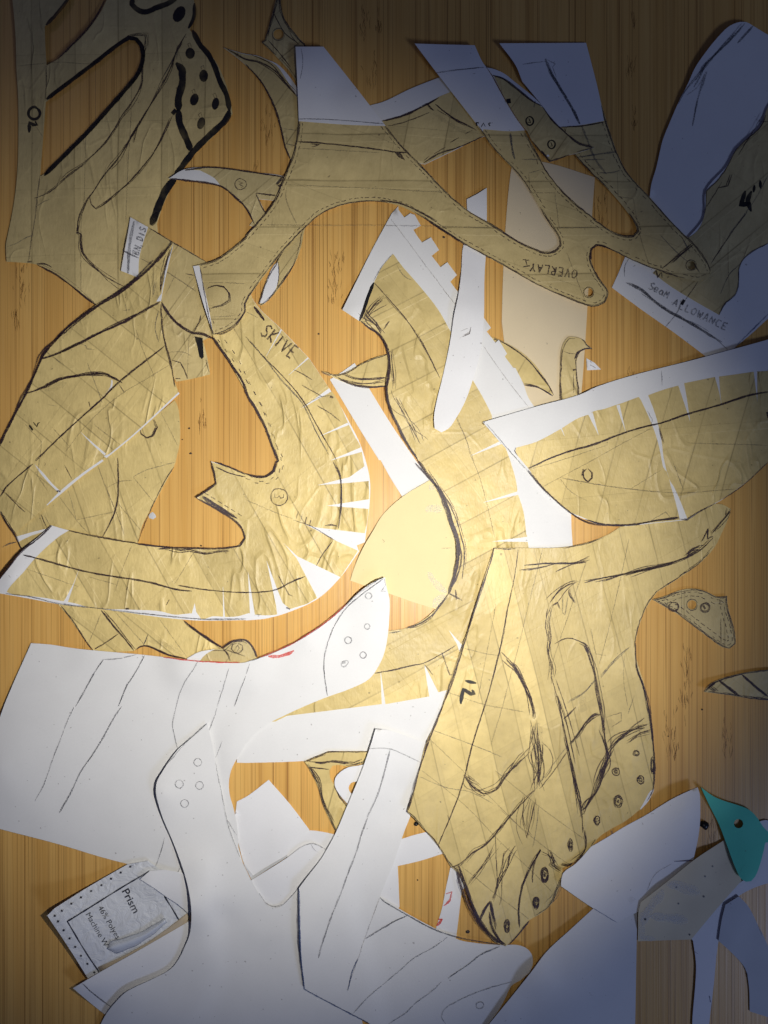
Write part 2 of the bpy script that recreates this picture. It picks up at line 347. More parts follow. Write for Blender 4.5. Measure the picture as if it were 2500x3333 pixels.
def sheet(name, label, outline, mat, cat='paper pattern', kids=(), ink=(), holes=(), edge=None, dash=None, r=54, lift=.35, curls=(), group=None, draw=None, th=.30):
    """kids: (name, outline, material, [cuts]); ink: (kind, width, traced line, jitter, passes)"""
    sh = Sheet(outline, r, lift*1.8, curls, th=th, holes=holes); base = MB(); sh.surf(base, sh.out, mat); mb = base
    faced = bool(kids) and kids[0][0] == 'tape_facing'
    if faced: mb = MB()
    cx, cy = sh.out.mean(0); org = Vector(tuple(sh.at(cx, cy)))
    kp = []
    for kid in kids: kp.append(smooth(kid[1]))
    cutl = [[smooth(c, step=20) for c in (kid[3] if len(kid) > 3 else [])] for kid in kids]
    if faced: sh.surf(mb, kp[0], kids[0][2], cutl[0], dz=.11, th=.11)
    for item in ink:
        kind, wd, line = item[:3]; jit = item[3] if len(item) > 3 else 1.0; ps = item[4] if len(item) > 4 else 1
        pts = P(line)
        if kind == 'dot': sh.blob(mb, circ(pts[0][0], pts[0][1], wd, 9), 'marker'); continue
        cl = False
        for q in range(ps): sh.stroke(mb, pts, wd, kind, jit*(1+.9*q), closed=cl, dz=.24+.01*q)
    if edge:
        for e in (edge if isinstance(edge, list) else [edge]): edgeink(sh, mb, sh.out, e[0], e[1], e[2], e[3] if len(e) > 3 else 2.5, avoid=kp if (len(e) > 4 and e[4]) else ())
        for h in sh.holes: sh.stroke(mb, offset(h, -3), 3, 'pen', .5, closed=True)
    if dash:
        for ins in dash: dashes(sh, mb, sh.out, ins, avoid=kp)
    if draw: draw(sh, mb)
    if not kids:
        o = base.build(name, org); tag(o, label, cat, group); return sh, o
    o = bpy.data.objects.new(name, None); o.empty_display_size = .01; C.collection.objects.link(o); o.location = org; tag(o, label, cat, group)
    base.build('tape_base' if 'tape' in mat.name else 'paper_base', org, o)
    for i, (kid, poly) in enumerate(zip(kids, kp)):
        m2 = mb
        if i or not faced: m2 = MB(); sh.surf(m2, poly, kid[2], cutl[i], dz=.11, th=.11)
        m2.build(kid[0], org, o)
    return sh, o
# ================================================================ the board
def build_board():
    q = N('bamboo_board')
    tc = q.n('ShaderNodeTexCoord'); v = tc.outputs['Object']; sx = q.n('ShaderNodeSeparateXYZ'); q.l(v, sx.inputs[0])
    def vec(sxx, syy, ox=0):
        mp = q.n('ShaderNodeMapping'); q.l(v, mp.inputs[0]); mp.inputs['Scale'].default_value = (sxx, syy, 1); mp.inputs['Location'].default_value = (ox, 0, 0); return mp.outputs[0]
    u = q.math('DIVIDE', q.math('ADD', sx.outputs[0], q.math('MULTIPLY', q.noise(vec(1, .4), 3, 1), .001)), .0208)
    idx = q.math('FLOOR', u); fr = q.math('FRACT', u)
    wn = q.n('ShaderNodeTexWhiteNoise', noise_dimensions='1D'); q.l(idx, wn.inputs['W']); r1 = wn.outputs[0]
    broad = q.noise(vec(1, .03), 120, 3, .6)          # 5-10 mm streaks
    mid = q.noise(vec(1, .004, 3), 420, 3, .65); fine = q.noise(vec(1, .005, 7), 1300, 2, .7)
    base = q.mix(r1, rgb(.76, .43, .115), rgb(.64, .35, .087))
    base = q.mix(q.ramp(broad, [(.3, 0), (.72, 1)]), base, rgb(.82, .50, .150))
    c = q.mix(q.math('MULTIPLY', q.ramp(mid, [(.54, 0), (.64, 1)]), .38), base, rgb(.34, .15, .03))
    thin = q.noise(vec(1, .003, 11), 700, 2, .6); c = q.mix(q.math('MULTIPLY', q.ramp(thin, [(.60, 0), (.67, 1)]), .60), c, rgb(.24, .095, .018))
    c = q.mix(q.math('MULTIPLY', q.ramp(fine, [(.55, 0), (.70, 1)]), .45), c, rgb(.30, .13, .03))
    c = q.mix(q.math('MULTIPLY', q.ramp(fine, [(.30, 1), (.42, 0)]), .35), c, rgb(.74, .45, .16))
    c = q.mix(q.math('MULTIPLY', q.ramp(fr, [(0, 1), (.02, 0), (.98, 0), (1, 1)]), .5), c, rgb(.20, .085, .02))
    mot = q.noise(vec(1, .6), 9, 3); c = q.mix(q.math('MULTIPLY', q.ramp(mot, [(.45, 0), (.75, 1)]), .25), c, rgb(.40, .19, .045))
    q.l(c, q.b.inputs['Base Color']); q.l(q.ramp(mid, [(.3, .30), (.7, .42)]), q.b.inputs['Roughness']); q.b.inputs['Specular IOR Level'].default_value = .42
    b = q.n('ShaderNodeBump', i_Strength=.25, i_Distance=.0003); q.l(q.math('ADD', fine, mid), b.inputs['Height']); q.l(b.outputs[0], q.b.inputs['Normal'])
    mb = MB(); X, Y, D = .62, .70, .03; b0 = .004
    ring = lambda X, Y, z: [(-X, -Y, z), (X, -Y, z), (X, Y, z), (-X, Y, z)]
    mb.v += ring(X-b0, Y-b0, 0)+ring(X, Y, -b0)+ring(X, Y, -D); mi = mb.mat(q.m)
    mb.f.append([0, 1, 2, 3]); mb.f.append([11, 10, 9, 8])
    for a in (0, 4):
        for k in range(4): mb.f.append([a+k, a+4+k, a+4+(k+1) % 4, a+(k+1) % 4])
    mb.mi = [mi]*len(mb.f)
    # node marks of the bamboo: clusters of short wavy flecks
    class Flat:
        k = 1
        def at(s, x, y, dz=0): return np.stack([(np.asarray(x)-1250)*S, (1666.5-np.asarray(y))*S, np.full(np.shape(x), .00004+.000001*rng.uniform())], -1)
    fl = Flat(); fl.stroke = lambda *a, **k: Sheet.stroke(fl, *a, **k)
    nodes = [(1215, 230, 40), (1180, 60, 34), (1235, 70, 28), (870, 400, 40), (830, 560, 36), (1100, 860, 44), (1085, 930, 30), (70, 910, 40), (55, 1010, 26), (2050, 200, 26), (2065, 380, 24),
      (2060, 60, 20), (2235, 2140, 44), (2230, 2260, 40), (2180, 2370, 40), (2370, 2400, 40), (2195, 2440, 26), (2050, 1230, 34), (1960, 690, 46), (2320, 2690, 30), (1175, 520, 20), (655, 1350, 30), (1130, 330, 26)]
    for (x, y, r) in nodes:
        for k in range(int(r*.5)):
            px = x+rng.normal(0, r*.30); py = y+rng.normal(0, r*.8); L = rng.uniform(14, 42); n = 6; t = np.linspace(0, 1, n)
            p = np.stack([px+1.6*np.sin(t*5+rng.uniform(0, 6))+t*(x-px)*.12, py+t*L], -1); Sheet.stroke(fl, mb, p, rng.uniform(1.6, 3.6), 'wood', 0, 0)
    o = mb.build('tabletop', Vector((0, 0, 0)), sm=False); o['kind'] = 'structure'; o['label'] = 'bamboo board with fine vertical grain'
build_board()
t1 = tape_mat(0, 28, .6, 88, 1, 1); t2 = tape_mat(90, 30, .45, 20, 1, 2); t3 = tape_mat(-52, 22, 1.0, 88, 0, 3); t4 = tape_mat(-30, 24, 1.5, 80, 0, 4)
t5 = tape_mat(-14, 19, .7, 75, 0, 5); t6 = tape_mat(62, 24, 1.3, 80, 0, 6); t7 = tape_mat(35, 20, .7, 85, 1, 7); t8 = tape_mat(50, 24, .6, 75, 2, 8); t9 = tape_mat(15, 25, 1.1, 70, 0, 9)
# ================================================================ upper right
sheet('card_strip', 'tall blank pale manila strip lying under the forked taped overlay', P('r: 435,-30 q: 700,1530 740,1100 760,990! 1005,1015 1390,1130! 1370,1400 f: 440,620 400,1200 380,1400! -60,1420 -140,700 r: 435,130'), MANILA, cat='card strip',
  ink=[('faint', 3, 'f: 168,860 172,875'), ('faint', 2.5, 'q: 810,1400 818,1415')], lift=.3)
sheet('petal_pattern', 'tall white petal shape at the upper right with pencil strokes near its rounded top', P('c: 860,1335 870,1250 905,1130 950,940 990,840 1055,690 1120,560 1165,460 1240,350 1330,240 1400,175 1470,148 1510,148 1560,175 1659,235 1850,330! 1850,800! 1500,1300 1300,1500 1120,1610 980,1490'), WHITE,
  ink=[('pencil', 6, 'c: 1500,160 1400,270 1310,360 1230,450 1200,520 1165,585', 2, 3), ('pencil', 4, 'c: 1480,160 1330,330 1250,430 1100,620 1050,700', 2, 2), ('pencil', 5, 'c: 1250,480 1210,600 1190,660 1150,850', 2, 2), ('pencil', 8, 'c: 1560,175 1500,240 1455,290', 1, 2), ('faint', 3, 'c: 1245,480 1180,590 1110,640')],
  curls=[(2300, 60, 420, 3)], lift=.8)
sheet('toe_cap_pattern', 'dark taped pattern marked 4 inch on a white sheet lettered seam allowance', P('f: 695,280 650,390 605,490! 800,635 1020,790 1240,955! 1340,1010 1440,890! 1560,790 1659,700 1850,560! c: 1850,1000 1850,560! 1659,725 1620,840 1450,1000 1380,1120 1240,1290 1225,1470 1120,1605 f: 960,120 820,210'), WHITE,
  kids=[('tape_facing', P('c: 1850,500! 1659,722 1610,850 1500,950 1430,1030 1390,1110 1330,1200 1240,1290! 1238,1380 1225,1470 1180,1560 1120,1605! f: 1000,280 880,390! 1000,480 1180,590 1330,675! 1365,600 1440,530 1462,440 1462,370 1485,310 1560,240 1659,190 1850,60!'), t8)],
  ink=[('pen', 4, 'f: 1520,-20 1400,140 1275,325'), ('pen', 4, 'f: 1185,450 1100,570'), ('marker', 9, 'f: 1095,570 1075,605'), ('pencil', 4, 'f: 1070,610 1030,680 970,752'),
   ('pencil', 9, 'f: 700,455 800,500 880,570 980,645 1060,690 1150,740 1350,860', 2, 3), ('pencil', 4, 'f: 705,460 860,560 1000,660 1170,740 1290,820 1390,905', 2, 2), ('pencil', 4, 'f: 720,292 695,340 692,415', 1), ('pen', 6, 'f: 885,400 905,375 915,425 940,385 945,425', 1),
   ('marker', 15, 'c: 1505,1290 1475,1385 1545,1372', 1), ('marker', 15, 'c: 1550,1290 1525,1350 1545,1425', 1), ('marker', 12, 'c: 1570,1250 1562,1300'), ('marker', 12, 'c: 1608,1218 1608,1275'),
   ('pencil', 3, 'f: 1340,530 1400,400 1470,330', 1, 2), ('blue', 4, 'f: 1440,890 1540,790 1659,670'), ('pen', 4, 'c: 1659,820 1600,820'), ('pen', 4, 'c: 1320,1270 1380,1255 1410,1180', 2, 2), ('pencil', 4, 'c: 1659,1185 1560,1360 1400,1580')],
  draw=lambda sh, mb: (write(sh, mb, 'SeaM', (2110, 938), (2176, 974), 22, 4.2, 'pencil'), write(sh, mb, 'ALLOWANCE', (2188, 993), (2366, 1078), 23, 4.2, 'pencil'),
   edgeink(sh, mb, smooth(P('c: 1659,722 1610,850 1500,950 1430,1030 1390,1110 1330,1200 1240,1290 1238,1380 1225,1470 1180,1560 1120,1605')), 4, 'pen', .6, 1), sh.stroke(mb, P('f: 1659,192 1560,242 1485,312 1462,372 1462,442 1440,532 1365,602 1330,675'), 5, 'pen', 1)), lift=.5)
sheet('tongue_pattern', 'small narrow taped pattern with a round hole at the top edge', P('b: 215,-60! 185,70 130,270! 108,288 160,335 240,420 300,490 345,560! 440,420! 400,300! 330,220 270,140 240,50 235,-60!'), t8,
  holes=[circ(907, 112, 17)], edge=(5, 'pen', .85), ink=[('pen', 3, 'b: 185,80 210,130 270,230 350,290', 1, 2), ('pen', 3, 'b: 150,270 220,350 300,450', 1, 2), ('pen', 3, 'b: 290,200 330,270 360,300')], lift=.7)
sheet('claw_pattern', 'curved taped claw with a sharp tip left of the tall white tab', P('a: 1505,320! 1570,340 1659,365 b: 75,375 150,405 210,430 290,510 345,590 420,700 450,1000 330,1120! 305,1080! 270,1000 240,880 190,710 120,570 0,440 a: 1600,390'), WHITE,
  kids=[('tape_facing', P('a: 1508,321! 1570,342 1659,368 b: 75,378 150,408 205,440 270,530 345,650 420,760 450,1000 330,1115! 305,1075! 270,1000 242,880 192,710 122,570 2,440 a: 1600,388'), t7)],
  ink=[('pen', 4, 'a: 1520,325 b: 0,400 100,420 200,480 270,560 350,650', 2, 3), ('pen', 5, 'b: 0,435 110,560 190,710 240,880 270,1000 305,1080', 1, 2), ('pencil', 3, 'b: 250,865 350,880'), ('pencil', 3, 'b: 270,970 345,990', 1, 2), ('pen', 3, 'b: 40,370 170,430 250,520 340,620', 2, 2)], lift=.8)
sheet('lace_panel_pattern', 'taped quarter panel with a white band along its upper edge', P('b: 700,760 845,710 920,690 1110,600 1300,525 1420,480! 1700,900! 1600,925 1400,1020 1210,1110! 1120,1100! 900,800!'), WHITE,
  kids=[('tape_facing', P('b: 700,890! 920,815 1060,780 1230,700 1300,655 1380,622 1450,590! 1700,895! 1600,920 1400,1015 1210,1106! 1120,1098!'), tape_mat(10, 26, .4, 85, 1, 12))],
  ink=[('pen', 6, 'b: 920,815 1060,780 1230,700 1300,660', 1, 3), ('pen', 4, 'b: 960,850 1080,820 1240,760', 1), ('pen', 8, 'b: 1225,700 1250,730 1270,745', 1, 2), ('pen', 5, 'b: 1280,700 1400,790 1560,880', 2, 2), ('smudge', 12, 'b: 1260,760 1400,850 1500,900', 2), ('pen', 3, 'b: 1290,740 1340,770 1480,850'),
   ('pen', 4, 'b: 1200,1100 1300,1040 1420,1000 1600,920', 1, 2), ('pen', 4, 'b: 1530,880 1480,905'), ('pen', 4, 'b: 1440,930 1380,965'), ('pen', 4, 'b: 1350,990 1270,1040'), ('pen', 4, 'b: 1240,1055 1200,1085')], lift=.4)
# ================================================================ upper left
def draw_OL(sh, mb):
    I = lambda k, w_, s_, j=1, n=1: [sh.stroke(mb, P(s_), w_ if (k != 'pen' or n == 1) else w_*(.85 if q == 0 else .55), k, j*(1+1.0*q)) for q in range(n if (k != 'pen' or n == 1) else n+2)]
    I('marker', 13, 'a: 315,668 420,590 620,440 800,300 870,255 920,265 955,310 965,390 935,490 850,600 720,750 600,885 460,1025 300,1183', .5, 2)
    I('marker', 17, 'a: 895,-20 890,30 930,65 980,80 1060,50 1140,20 1200,-20', .5); I('marker', 12, 'a: 1310,20 1310,110 1275,190')
    I('marker', 11, 'a: 310,170 400,70 470,-20'); I('pen', 6, 'a: 705,0 650,110 580,210 490,300 390,400', 1, 2)
    I('marker', 17, 'a: 1300,205 1350,300 1410,370 1450,450 1490,560 1530,640 1550,750', .5); I('marker', 20, 'a: 1550,740 1530,800 1440,890 1330,1000 1240,1110 1180,1200', .5)
    I('marker', 24, 'a: 1190,1200 1130,1270 1080,1370 1050,1450 1020,1520', .8); I('marker', 24, 'd: 1060,-20 1040,20 1020,60', 1)
    I('marker', 23, 'a: 1190,425 1230,470 1230,560 1205,660 1205,750', .4); I('marker', 22, 'a: 1205,740 1215,840 1250,920 1290,1020', .5); I('marker', 13, 'a: 1190,740 1165,770')
    for (x, y, rx, ry, an) in ((1210, 95, 38, 58, .5), (1284, 360, 32, 38, 0), (1375, 512, 30, 42, 0), (1312, 672, 28, 42, .3), (1455, 700, 24, 42, .2), (1358, 832, 26, 42, .3)):
        sh.blob(mb, [((x+rx*math.cos(t)*math.cos(an)-ry*math.sin(t)*math.sin(an))*.48222, (y+rx*math.cos(t)*math.sin(an)+ry*math.sin(t)*math.cos(an))*.48222, False) for t in np.linspace(0, 5.9, 12)], 'marker')
        if 300 < y: sh.stroke(mb, [(a*.48222, b*.48222, False) for a, b in ((x-2, y-30), (x-18, y-60), (x, y-72), (x+8, y-40))], 2.5, 'pen', .5)
    I('marker', 9, 'a: 255,735 230,722 200,740 192,770 205,795 235,805 262,790 270,760 255,735', 0); I('marker', 13, 'a: 197,895 200,830 225,842 250,842 238,818', 0)
    I('pen', 4.5, 'a: 1260,230 1200,330 1150,460 1080,590 960,800 880,940 800,1070 700,1190 610,1320 590,1340', 1.5, 3)
    I('pen', 4, 'a: 985,240 965,420 960,560 900,680 820,790 760,890 690,980 590,1080 560,1110 480,1170 330,1300 235,1340', 1.5, 2)
    I('pen', 4, 'a: 1165,780 1100,920 1030,1040 960,1130 870,1230 790,1300 720,1360 650,1408 620,1380 610,1330', 1.2, 2)
    I('pen', 4.5, 'a: 600,1330 560,1400 530,1480 522,1570 d: 545,130 555,240 600,310 700,400 850,490', 2, 3)
    I('faint', 4, 'a: 270,1190 250,1330 d: 235,20 215,150 195,310', 1, 2); I('pen', 3, 'a: 310,440 312,560 308,680'); I('faint', 3, 'a: 580,900 575,1100 565,1400 d: 555,0 545,500')
    I('faint', 3, 'a: 120,445 300,425 420,420 600,430 700,400'); I('faint', 3, 'a: 890,540 880,900 860,1200 850,1500'); I('pen', 7, 'd: 250,330 300,330 350,355'); I('pen', 6, 'd: 185,315 215,312')
    I('pen', 6, 'd: 250,335 340,380 460,460 560,540 650,610', 1, 2); I('faint', 2.5, 'd: 280,330 440,420 640,590'); I('pen', 3, 'a: 900,960 930,850 880,930', 1, 2); I('pencil', 3, 'a: 1110,510 1200,340 1190,400', 1, 2)
    I('faint', 3, 'a: 230,660 225,700'); I('faint', 3, 'a: 245,860 290,930'); I('pencil', 3, 'a: 240,1400 300,1360 340,1345'); I('pen', 3, 'a: 850,250 900,235 980,240 985,330 970,360', 2, 3); I('pencil', 3, 'd: 50,210 110,190 180,150 215,140')
sheet('outer_layer_pattern', 'large taped sheet marked OL with two long slots and heavy black marker edges', P('a: 70,-120! 88,40 105,240 112,480 122,640 125,900 118,1150 100,1330 75,1480 50,1600 d: 40,200 45,315! 130,320 250,335 340,380 460,460 560,540 660,620 800,700! 1100,400! 1060,60! 1080,0 a: 1100,1390 1180,1230 1300,1060 1480,880 1570,770! 1560,700 1530,580 1460,420 1390,330 1320,250 1280,200! 1310,130 1315,40 1280,-120! 750,-120! 720,0! 680,80 610,180 490,300 390,400 315,440! 306,300 302,180! 380,90 470,-20 520,-120!'), t1,
  holes=[P('a: 310,690! 420,600 620,450 800,300 880,262 920,275 950,310 960,390 930,480 850,590 720,750 600,880 460,1020 360,1130 272,1190! 292,930')],
  draw=draw_OL, lift=.5, curls=[(60, 900, 300, 2), (150, 60, 500, 2.5), (760, 350, 160, 2.5)])
sheet('collar_pattern', 'small forked taped piece with circled 4 and a white tip beside the OL sheet', P('a: 1140,1205! 1240,1145 1420,1130 1659,1155 b: 80,1165 270,1195 350,1250! 250,1350! 190,1355! 90,1345 70,1305! 140,1450 60,1535! 25,1520! 50,1490 0,1400 a: 1600,1340 1500,1260 1400,1235 1290,1220 1200,1215'), WHITE,
  kids=[('tape_facing', P('a: 1250,1142! 1420,1132 1659,1157 b: 80,1167 270,1197 350,1250! 250,1350! 190,1353! 90,1343 70,1305! 138,1450 60,1532! 27,1518! 52,1490 0,1398 a: 1600,1335 1490,1255! 1450,1205 1350,1150!'), t8)],
  ink=[('pen', 5, 'a: 1250,1150 1420,1132 1659,1155 b: 80,1168 270,1195', 1, 2), ('pen', 6, 'a: 1150,1203 1290,1222 1400,1238 1500,1262 1600,1340 b: 0,1400 50,1490 60,1515', 1, 2), ('pen', 5, 'b: 70,1305 200,1320', 1, 2), ('pen', 5, 'b: 70,1305 100,1380 140,1450', 1),
   ('pen', 3.5, 'a: 1645,1215 1615,1205 1588,1230 1590,1260 1615,1280 1645,1272 b: 5,1250 0,1225 a: 1645,1215', 0), ('pen', 4, 'a: 1610,1225 1640,1235 1615,1245 1645,1260 1625,1265', 0)], lift=.8, curls=[(560, 575, 120, 2)])
# ================================================================ lower left neighbours of the hook
sheet('leaf_pattern', 'small taped leaf with a white sliver below the forked overlay', P('e: 430,20! 395,110 375,210 340,310 270,430 220,500 150,580 105,612! 85,600! 140,440 200,330 230,270 330,120 380,0'), t7, kids=[('paper_tab', P('e: 215,315! 225,380 215,460 190,525 130,595 95,595! 150,420 190,340'), WHITE2)], edge=(5, 'pen', .7), ink=[('pen', 4, 'e: 220,320 225,400 215,490', 1)], lift=.7)
sheet('strap_pattern', 'taped strap with a hand lettered white end lying over the OL sheet', P('d: 880,12! 860,130 830,290 815,378! 935,425! 1000,480 1050,650 1080,900 1150,1060 1190,1125! 1300,1105 1420,1075! 1395,940 1370,850 1440,810! 1520,500! 1400,322! 1290,250 1175,185 1060,115 1000,78!'), t7,
  kids=[('paper_tab', P('d: 880,14! 862,130 832,290 817,376! 935,423! 940,290 965,190 1000,82!'), WHITE2)],
  ink=[('pen', 10, 'd: 1090,590 1150,680 1220,750 1300,795 1360,800 1440,835', 1, 2), ('pen', 5, 'd: 1310,790 1350,710 1355,680'), ('pen', 3.5, 'd: 1160,980 1220,1000 1250,1060 1265,1105', 1, 2), ('pen', 4, 'd: 1390,980 1410,1060', 1), ('pen', 4, 'd: 1185,1105 1220,1105'),
   ('faint', 3, 'd: 950,295 1100,370 1330,520', 1, 2), ('faint', 3, 'd: 1190,385 1120,530'), ('faint', 3, 'd: 1275,800 1265,1110'), ('pencil', 12, 'd: 905,40 880,180 865,390', 1), ('pencil', 7, 'd: 835,240 880,265 935,290', 1, 2), ('faint', 3, 'd: 1120,925 1250,930 1300,960'), ('pen', 4, 'd: 1000,80 1160,180 1390,315', 1), ('pen', 4, 'd: 1250,395 1310,410')],
  draw=lambda sh, mb: sh.blob(mb, P('d: 1312,818! 1368,830! 1372,900 1376,958! 1362,972 1345,955! 1335,900'), 'marker') or write(sh, mb, 'BN,DIS', (452, 832), (478, 742), 22, 4.5, 'pencil', slant=.1), lift=.6, curls=[(400, 790, 150, 2.5)])
sheet('counter_pattern', 'wide taped piece under the striped IL sheet at the left', P('d: 1080,1330! 1180,1250! 1200,1290 1215,1400 1215,1530 g: 1185,10! 1170,50 1110,160 1040,290 1000,360 960,440 930,560! 800,700! 300,700! 140,600! 110,510! 100,380! 500,60! 700,-120!'), tape_mat(-20, 27, .8, 70, 0, 15),
  kids=[('paper_tab', P('g: 108,512! 240,475 325,455! 320,470! 200,510 122,548!'), WHITE2)],
  ink=[('pen', 5, 'g: 795,-20 798,100 795,230 780,330 740,430 695,515', 1.2, 2), ('pen', 5, 'd: 1040,1380 1060,1430 1030,1490 990,1505 950,1480 945,1440', 1.5, 3), ('faint', 3, 'g: 400,240 515,400', 1), ('pencil', 3, 'g: 460,200 490,300 515,400'), ('faint', 3, 'g: 515,400 640,370 780,340 800,300'), ('faint', 3, 'g: 515,400 600,490'),
   ('faint', 3, 'g: 660,30 720,190 780,340 840,500', 1, 2), ('faint', 3, 'g: 900,110 1040,280'), ('faint', 3, 'g: 800,290 950,470'), ('pen', 4, 'g: 1175,40 1100,160 1000,370 930,550', 1), ('pen', 5, 'g: 275,360 315,450', 1), ('pencil', 3, 'g: 300,370 345,440'), ('pencil', 3, 'g: 900,110 970,70 1100,30 1180,10', 1), ('faint', 3, 'g: 720,180 800,140 900,130'), ('pencil', 5, 'g: 20,580 60,560 115,548', 1, 2), ('faint', 3, 'd: 1080,1320 1200,1560')], lift=.4)
sheet('quarter_pattern', 'angular taped piece with ruled lines between the hook and the white sheet', P('g: 300,900! 390,965! 470,1060 560,1190 630,1278! 760,1290 905,1283! 940,1255 985,1248 1050,1270 1150,1310 1270,1338! 1360,1400! 1560,1400! 1500,1268! 1400,1200 1300,1120 1235,1075 1150,1000! 700,880!'), t3,
  ink=[('pen', 5, 'g: 680,1010 760,1110 850,1210 905,1280', 1, 2), ('pen', 4, 'g: 700,1010 780,1100 865,1210 915,1270', 1), ('pen', 4, 'g: 640,1270 720,1225 800,1170', 1, 2), ('faint', 3, 'g: 685,1030 640,1140 600,1230'), ('pen', 5, 'g: 410,975 500,1090 590,1230 625,1275', 1), ('pen', 8, 'g: 1240,1078 1300,1130 1400,1200 1500,1262', 1, 3),
   ('pen', 5, 'g: 910,1278 940,1255 990,1248 1060,1272 1150,1310 1260,1335', 1.5, 3), ('pencil', 4, 'g: 1000,1170 970,1250', 1, 2), ('smudge', 14, 'g: 1000,1215 1080,1225 1160,1260 1240,1310'), ('faint', 3, 'g: 1070,1060 1260,1320'), ('faint', 3, 'g: 780,1020 980,1250')], lift=.4)
sheet('heel_tab_pattern', 'rounded taped tab with circled 2 above the white sheet', P('g: 1260,1335! 1340,1290 1450,1270 1510,1268! 1560,1225 1610,1207 1659,1210 h: 20,1225 55,1270 75,1330! 60,1420! g: 1500,1440! 1280,1400!'), t7,
  kids=[('paper_tab', P('g: 1262,1334! 1340,1292 1450,1271! 1390,1305 1350,1350 1340,1400! 1280,1390!'), WHITE2)], edge=(5, 'pen', .5),
  ink=[('pen', 6, 'g: 1490,1250 1500,1265 1560,1225 1610,1210 1659,1212 h: 30,1235 60,1280 75,1325', 1, 2), ('pen', 5, 'g: 1510,1270 1540,1310 1555,1350', 1, 2), ('pen', 4, 'g: 1520,1275 1600,1300 1659,1320', 1), ('pen', 4, 'g: 1600,1230 1570,1240 1562,1270 1580,1292 1615,1298 1638,1275 1635,1245 1605,1230', 0), ('pen', 4.5, 'g: 1590,1260 1605,1245 1615,1265 1600,1285 1625,1282', 0)], lift=.5)
def draw_IL1(sh, mb):
    I = lambda k, w_, s_, j=1, n=1: [sh.stroke(mb, P(s_), w_ if (k != 'pen' or n == 1) else w_*(.85 if q == 0 else .55), k, j*(1+1.0*q)) for q in range(n if (k != 'pen' or n == 1) else n+2)]
    I('pen', 10, 'd: 1165,190 1090,280 1000,370 900,450 800,520 660,610 560,680 470,750 390,830 290,950 240,1060 160,1220 100,1340 30,1490 0,1560', 1.5, 3)
    I('pen', 5, 'd: 1150,230 1120,330 1100,420 1085,520', 2, 3); I('pen', 9, 'd: 1085,585 1040,610 950,660 840,720 660,800 500,880 400,930 280,975', 1.2, 3)
    I('pen', 5, 'd: 1085,600 1095,760 1120,880 1150,990 1180,1160', 1, 2); I('pen', 8, 'd: 160,1215 300,1160 400,1110 500,1085 620,1070 700,1072 760,1095 820,1130', 1.5, 3)
    I('pen', 5.5, 'd: 1115,880 1040,940 950,1010 800,1130 690,1240 500,1410 350,1550 240,1659', .8, 2); I('pen', 5, 'g: 225,20 140,90 40,180 0,240', .8, 2)
    I('faint', 3, 'd: 1150,1010 1000,1100 830,1200 600,1400 440,1600', 1); I('pen', 5, 'd: 200,1420 220,1450', 0); I('marker', 6, 'd: 198,1420 222,1452', 0); I('marker', 5, 'd: 225,1398 248,1428 258,1405 270,1398', 0)
    I('pen', 4, 'd: 600,1260 608,1295', 0); I('smudge', 22, 'd: 300,1180 400,1150 450,1130'); I('smudge', 20, 'd: 1080,290 1040,430 1050,560'); I('smudge', 16, 'd: 400,850 520,720 640,650')
    I('pencil', 3, 'd: 540,870 580,885 590,905 640,910', 1); I('pencil', 3, 'd: 1050,450 1030,560', 2, 2); I('pencil', 3, 'd: 1070,650 1050,760 1075,860', 2, 2); I('faint', 3, 'd: 160,1400 280,1530 g: 250,100 320,200'); I('pen', 4, 'g: 40,215 110,290 170,345', 1)
    I('faint', 3, 'd: 350,1430 470,1560'); I('pen', 3, 'g: 440,30 490,130'); I('pen', 6, 'g: 0,340 60,440 100,495 150,600', 1, 2); I('pencil', 3, 'd: 590,1000 690,1270'); I('pencil', 3, 'd: 370,965 410,1000', 1, 2); I('pencil', 3, 'd: 850,600 855,660'); I('pencil', 3, 'd: 830,645 880,640')
    I('faint', 3, 'd: 920,770 970,920 1050,1110'); I('pencil', 2.5, 'd: 330,1280 380,1290'); I('pen', 3, 'd: 800,1140 840,1200'); I('faint', 4, 'd: 640,1420 810,1550', 1); I('pen', 6, 'g: 380,205 408,205')
sheet('inner_layer_pattern', 'angular taped sheet marked IL with bold crossing pen lines at the left', P('d: 1170,180! 1080,290 1000,370 900,450 800,520 650,605 560,680 460,755 390,830 340,890 280,960 240,1060 160,1210 100,1330 30,1480 -60,1700! g: -80,150! -60,260! 0,350! 60,440 100,490! d: 700,1640! 830,1540 980,1420 1205,1195! 1175,1110 1150,1000 1115,870 1095,740 1088,580! 1110,470 1130,350'), t3,
  draw=lambda sh, mb: (draw_IL1(sh, mb)), kids=[('paper_tab', P('g: 690,-10! 700,0! 560,100 410,225 320,300 312,300! 400,210 540,95'), WHITE2), ('paper_tab', P('g: 232,20! 300,90 350,150 412,208! 395,215! 330,150 270,80'), WHITE2), ('paper_tab', P('d: 1088,580! 1055,585! 1078,545 1090,530! 1120,350 1172,190! 1105,480'), WHITE2), ('paper_tab', P('d: 752,1110! 762,1120 758,1160 690,1225! 745,1160'), WHITE2), ('paper_tab', P('d: 700,1627! 740,1612! 900,1480 1205,1195! 1212,1205! 900,1492 720,1640!'), WHITE2), ('paper_tab', P('d: 540,1460! 620,1530 715,1610! 705,1622! 620,1545'), WHITE2)], lift=.5, curls=[(560, 790, 120, 2.5), (0, 1500, 260, 2)])
